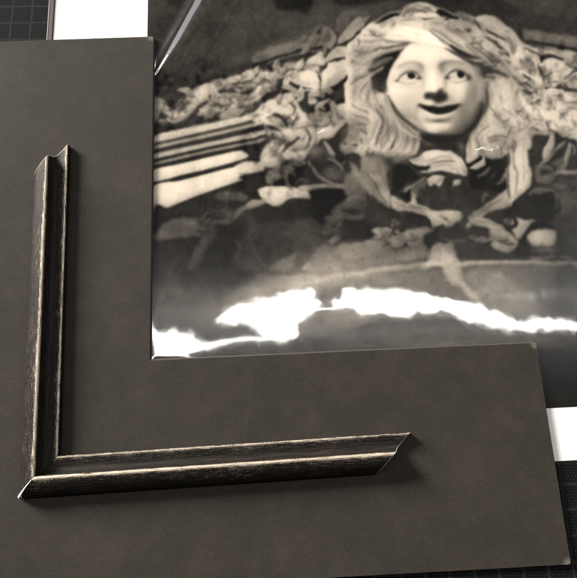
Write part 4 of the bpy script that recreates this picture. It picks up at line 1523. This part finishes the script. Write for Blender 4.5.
# ------------------------------------------------------------------ the plastic sleeve
def sdf_poly(P, X, Y):
    P = catmull(P, True, 3); ins = np.zeros(X.shape, bool); D = np.full(X.shape, 1e9); n = len(P)
    for i in range(n):
        ax, ay = P[i]; bx, by = P[(i+1) % n]; dx, dy = bx-ax, by-ay; L = dx*dx+dy*dy+1e-9
        t = np.clip(((X-ax)*dx+(Y-ay)*dy)/L, 0, 1); D = np.minimum(D, (X-ax-t*dx)**2+(Y-ay-t*dy)**2)
        if ay != by: ins ^= ((ay > Y) != (by > Y)) & (X < dx*(Y-ay)/dy+ax)
    return np.where(ins, -np.sqrt(D), np.sqrt(D))
W0 = [(33,432),(80,437),(95,432),(110,445),(150,440),(155,455),(200,470),(250,460),(300,451),(375,460),(360,467),(300,461),(220,480),(150,505),(120,520),(60,545),(-60,560),(-60,430)]
W1 = [(217,405),(235,385),(265,365),(300,355),(340,348),(400,335),(440,320),(500,314),(508,330),(508,345),(520,360),(498,378),(485,395),(462,412),(460,430),(440,455),(400,465),(380,457),(360,448),(330,430),(310,412),(280,408),(240,412)]
W2 = [(32,330),(45,290),(60,282),(110,290),(140,290),(200,290),(250,295),(300,305),(350,320),(380,330),(420,345),(450,358),(490,350),(540,352),(580,362),(640,374),(640,386),(571,379),(500,374),(440,378),(400,373),(350,361),(320,355),(290,341),(250,335),(210,340),(180,348),(130,335),(90,345),(70,330)]
def sleeve():
    a = at(48.0, 20, Z_FILM); b = at(560, 464.5, Z_FILM)
    x0, y0 = a.x, b.y; x1, y1 = .42, .44
    st = .62*MM
    xe, ye = at(592, -14, Z_FILM).x, at(300, -14, Z_FILM).y
    xs = np.concatenate([np.arange(x0, xe, st), np.linspace(xe, x1, 30)]); ys = np.concatenate([np.arange(y0, ye, st), np.linspace(ye+st, y1, 20)])
    X, Y = np.meshgrid(xs, ys); PX, PY = to_px(X, Y, np.full(X.shape, Z_FILM))
    rng = np.random.default_rng(11); sh = X.shape; px2 = lambda p: p*.53*MM/st
    # ragged outline: distort the look-up
    jx = vnoise(sh, px2(7), rng)*1.6+vnoise(sh, px2(3), rng)*.9; jy = vnoise(sh, px2(8), rng)*1.3+vnoise(sh, px2(3.5), rng)*.8
    fr = lambda P, ox, oy, s: [(ox+p[0]/s, oy+p[1]/s) for p in P]
    D = np.minimum(np.minimum(sdf_poly(fr(W0, 140, 180, 2.885), PX+jx, PY+jy), sdf_poly(fr(W1, 140, 180, 2.885), PX+jx, PY+jy)), sdf_poly(fr(W2, 320, 160, 2.222), PX+jx, PY+jy))
    # centre line of the bright band, to know which side of it a point is
    cx = [60, 150, 195, 215, 245, 268, 278, 288, 300, 317, 334, 345, 380, 420, 460, 500, 540, 577, 640]
    cy = [352, 352, 346, 342, 337.5, 338.5, 336, 326, 314, 309, 308, 303, 302, 301, 311, 322, 324, 327, 333]
    c = np.interp(PX, cx, cy)
    side = np.tanh((c-PY)/1.1)
    ph = np.where(D < 0, side*np.clip(1+D/3.0, 0, 1), side*(1+D/9.0))     # +-1 at the rim of the glare
    # slope a point needs to mirror the strip's middle, and the half width of the strip in slope
    vy = CPn[1]-Y; vz = CPn[2]-Z_FILM; lv = np.sqrt(vy**2+vz**2)
    ly = LY-Y; lz = STRIP_Z-Z_FILM; ll = np.sqrt(ly**2+lz**2)
    hy = vy/lv+ly/ll; hz = vz/lv+lz/ll; sreq = hy/hz
    ws = .5*(STRIP_W/2)/ll
    # sreq > 0 above the band: the flat sheet's phase there is -sreq/ws (negative above, positive below)
    psi = -sreq/ws
    far = np.clip((np.abs(ph)-1.15)/1.6, 0, 1); far = far*far*(3-2*far)
    tgt = np.sign(side)*np.maximum(np.abs(psi)*np.where(np.sign(psi) == np.sign(side), 1, 0), 1.75)
    ph2 = ph*(1-far)+tgt*far
    s = sreq+ph2*ws                      # tilt of the normal along +Y
    fade = np.clip((PX-110)/30, 0, 1)*np.clip((440-PY)/30, 0, 1); s = s*fade
    # height: integrate -s along +Y, starting flat under the lower leg of the mat board
    dy = np.gradient(ys)[:, None]
    start = (PY < 372)
    h = np.cumsum(np.where(start, -s, 0)*dy, axis=0)
    h = h - h[np.argmin(np.abs(PY[:, 0]-355))][None, :]*0
    vis = (PX > 150) & (PX < 590) & (PY < 352) & (PY > 0)
    print('raw h mm pct', [round(float(v)*1000, 2) for v in np.percentile(h[vis], [0, 2, 10, 50, 90, 98, 100])])
    #for yy in (345, 320, 300, 280, 250, 150, 20): print(yy, [round(float(h[np.argmin(np.abs(PY[:, int((at(xx, yy, 0).x-x0)/st)]-yy)), int((at(xx, yy, 0).x-x0)/st)])*1000, 2) for xx in (160, 220, 280, 330, 380, 450, 520)])
    # pull the far field back to an even level without steep slopes
    k = np.clip((300-PY)/300, 0, 1); k = k*k*(3-2*k)
    h = h*(1-k)
    h += (vnoise(sh, px2(60), rng)*.10+vnoise(sh, px2(26), rng)*.018)*MM*(np.clip((PX-150)/40, 0, 1))*np.clip((300-PY)/60, 0, 1)
    # local dents and folds: (curve, half width px, height mm)
    def ridge(pts, wpx, hmm, skew=0):
        P = catmull(pts, False, 8); best = np.full(sh, 1e9); u = np.zeros(sh); n = len(P)-1
        for i in range(n):
            ax, ay = P[i]; dx, dy_ = P[i+1]-P[i]; L = dx*dx+dy_*dy_+1e-9
            t = np.clip(((PX-ax)*dx+(PY-ay)*dy_)/L, 0, 1); d = np.hypot(PX-ax-t*dx, PY-ay-t*dy_)
            m = d < best; best = np.where(m, d, best); u = np.where(m, (i+t)/n, u)
        tp = np.clip(u*6, 0, 1)*np.clip((1-u)*6, 0, 1)
        return hmm*MM*np.exp(-(best/wpx)**2)*(.15+.85*tp)
    for r in RIDGES: h += ridge(*r)
    def tent(pts, hmm, spread, back, strip=False):
        # a straight-sided fold whose lower right flank leans just enough to mirror the ceiling strip or the added lamp
        P = catmull(pts, False, 6); W = [at(a, b, Z_FILM+1*MM) for a, b in P]
        best = np.full(sh, 1e9); sg = np.ones(sh); u = np.zeros(sh); m0 = np.full(sh, .3); n = len(W)-1
        for i in range(n):
            ax, ay = W[i].x, W[i].y; dx, dy_ = W[i+1].x-ax, W[i+1].y-ay; L = dx*dx+dy_*dy_
            t = np.clip(((X-ax)*dx+(Y-ay)*dy_)/L, 0, 1); d = np.hypot(X-ax-t*dx, Y-ay-t*dy_)
            na, nb = -dy_/math.sqrt(L), dx/math.sqrt(L)          # unit normal of the crest, towards +X -Y
            if na < 0: na, nb = -na, -nb
            p = W[i]; h_ = (CPOS-p).normalized()+(Vector(SIDE_LOC)-p).normalized()
            mm = (h_.x*na+h_.y*nb)/h_.z; off = abs(-h_.x*nb+h_.y*na)/h_.z

            if strip: mm = np.abs(sreq)/max(abs(nb), .2)
            m = d < best; best = np.where(m, d, best); u = np.where(m, (i+t)/n, u)
            sg = np.where(m, np.where((X-ax)*na+(Y-ay)*nb > 0, 1, -1), sg)
            m0 = np.where(m, mm, m0)
        H = hmm*MM*((1-u)**.6 if not strip else np.clip(4*u*(1-u), 0, 1)**.5)
        fr_ = np.clip(best/(hmm*MM/.5), 0, 1)
        front = H-(m0+spread*(.5-fr_))*best
        front = .5*(front+np.sqrt(front**2+((.012 if strip else .08)*MM)**2))*np.exp(-(best/(12*MM))**4)
        return np.where(sg > 0, front, H*np.exp(-(best/(back*MM))**2))
    th = 0
    for tn in TENTS: th = th+tent(*tn)
    h += th
    lim = np.where((PX > 156) & (PY < 338), 9, .55)*MM
    Zf = Z_FILM+np.clip(h-np.percentile(h[(PX > 150) & (PY < 360)], 1)*0, -.64*MM, 6*MM)
    # under the mat board the film is pressed flat
    press = np.clip((PX-150)/6, 0, 1)
    inleg = np.clip((365-PY)/8, 0, 1)
    rightfree = np.clip((PX-545)/8, 0, 1)
    pk = press*np.maximum(inleg, rightfree)
    Zf = Z_FILM+(Zf-Z_FILM)*pk
    me = grid_mesh('plastic_sleeve', xs, ys, Zf)
    root = thing('plastic_sleeve', 'glossy clear plastic sleeve with wavy glare covering the sepia print', 'plastic sleeve', (x0, y0, Z_FILM))
    o = link('clear_film', me, [m_film()]); under(o, root)
    # welded edge strip along the left side, with its raised rim
    w = at(53.6, 20, Z_FILM).x-x0
    v = []; f = []; n = 60; rnd = random.Random(2)
    pr = [(-.05*MM, .03*MM), (0, .92*MM), (.25*MM, 1.15*MM), (.6*MM, .98*MM), (w*.6, .95*MM), (w-.1*MM, .93*MM), (w, .86*MM)]
    for k in range(n+1):
        y = y0+(y1-y0)*k/n; j = rnd.uniform(-.06, .06)*MM
        for (dx, z) in pr: v.append((x0+dx+j-.1*MM, y, z))
    m = len(pr)
    for k in range(n):
        for i in range(m-1): f.append((k*m+i, k*m+i+1, (k+1)*m+i+1, (k+1)*m+i))
    o2 = link('welded_edge', pydata('welded_edge', v, f, True), [m_seam()]); under(o2, root)
    print('film height range mm', float(Zf.min()*1000), float(Zf.max()*1000))
sleeve()

C.view_settings.view_transform = 'Standard'; C.view_settings.look = 'None'; C.view_settings.exposure = EXPOSURE; C.view_settings.gamma = 1
C.render.engine = 'CYCLES'
C.cycles.max_bounces = 8; C.cycles.transparent_max_bounces = 8; C.cycles.sample_clamp_indirect = 5
C.cycles.use_denoising = True
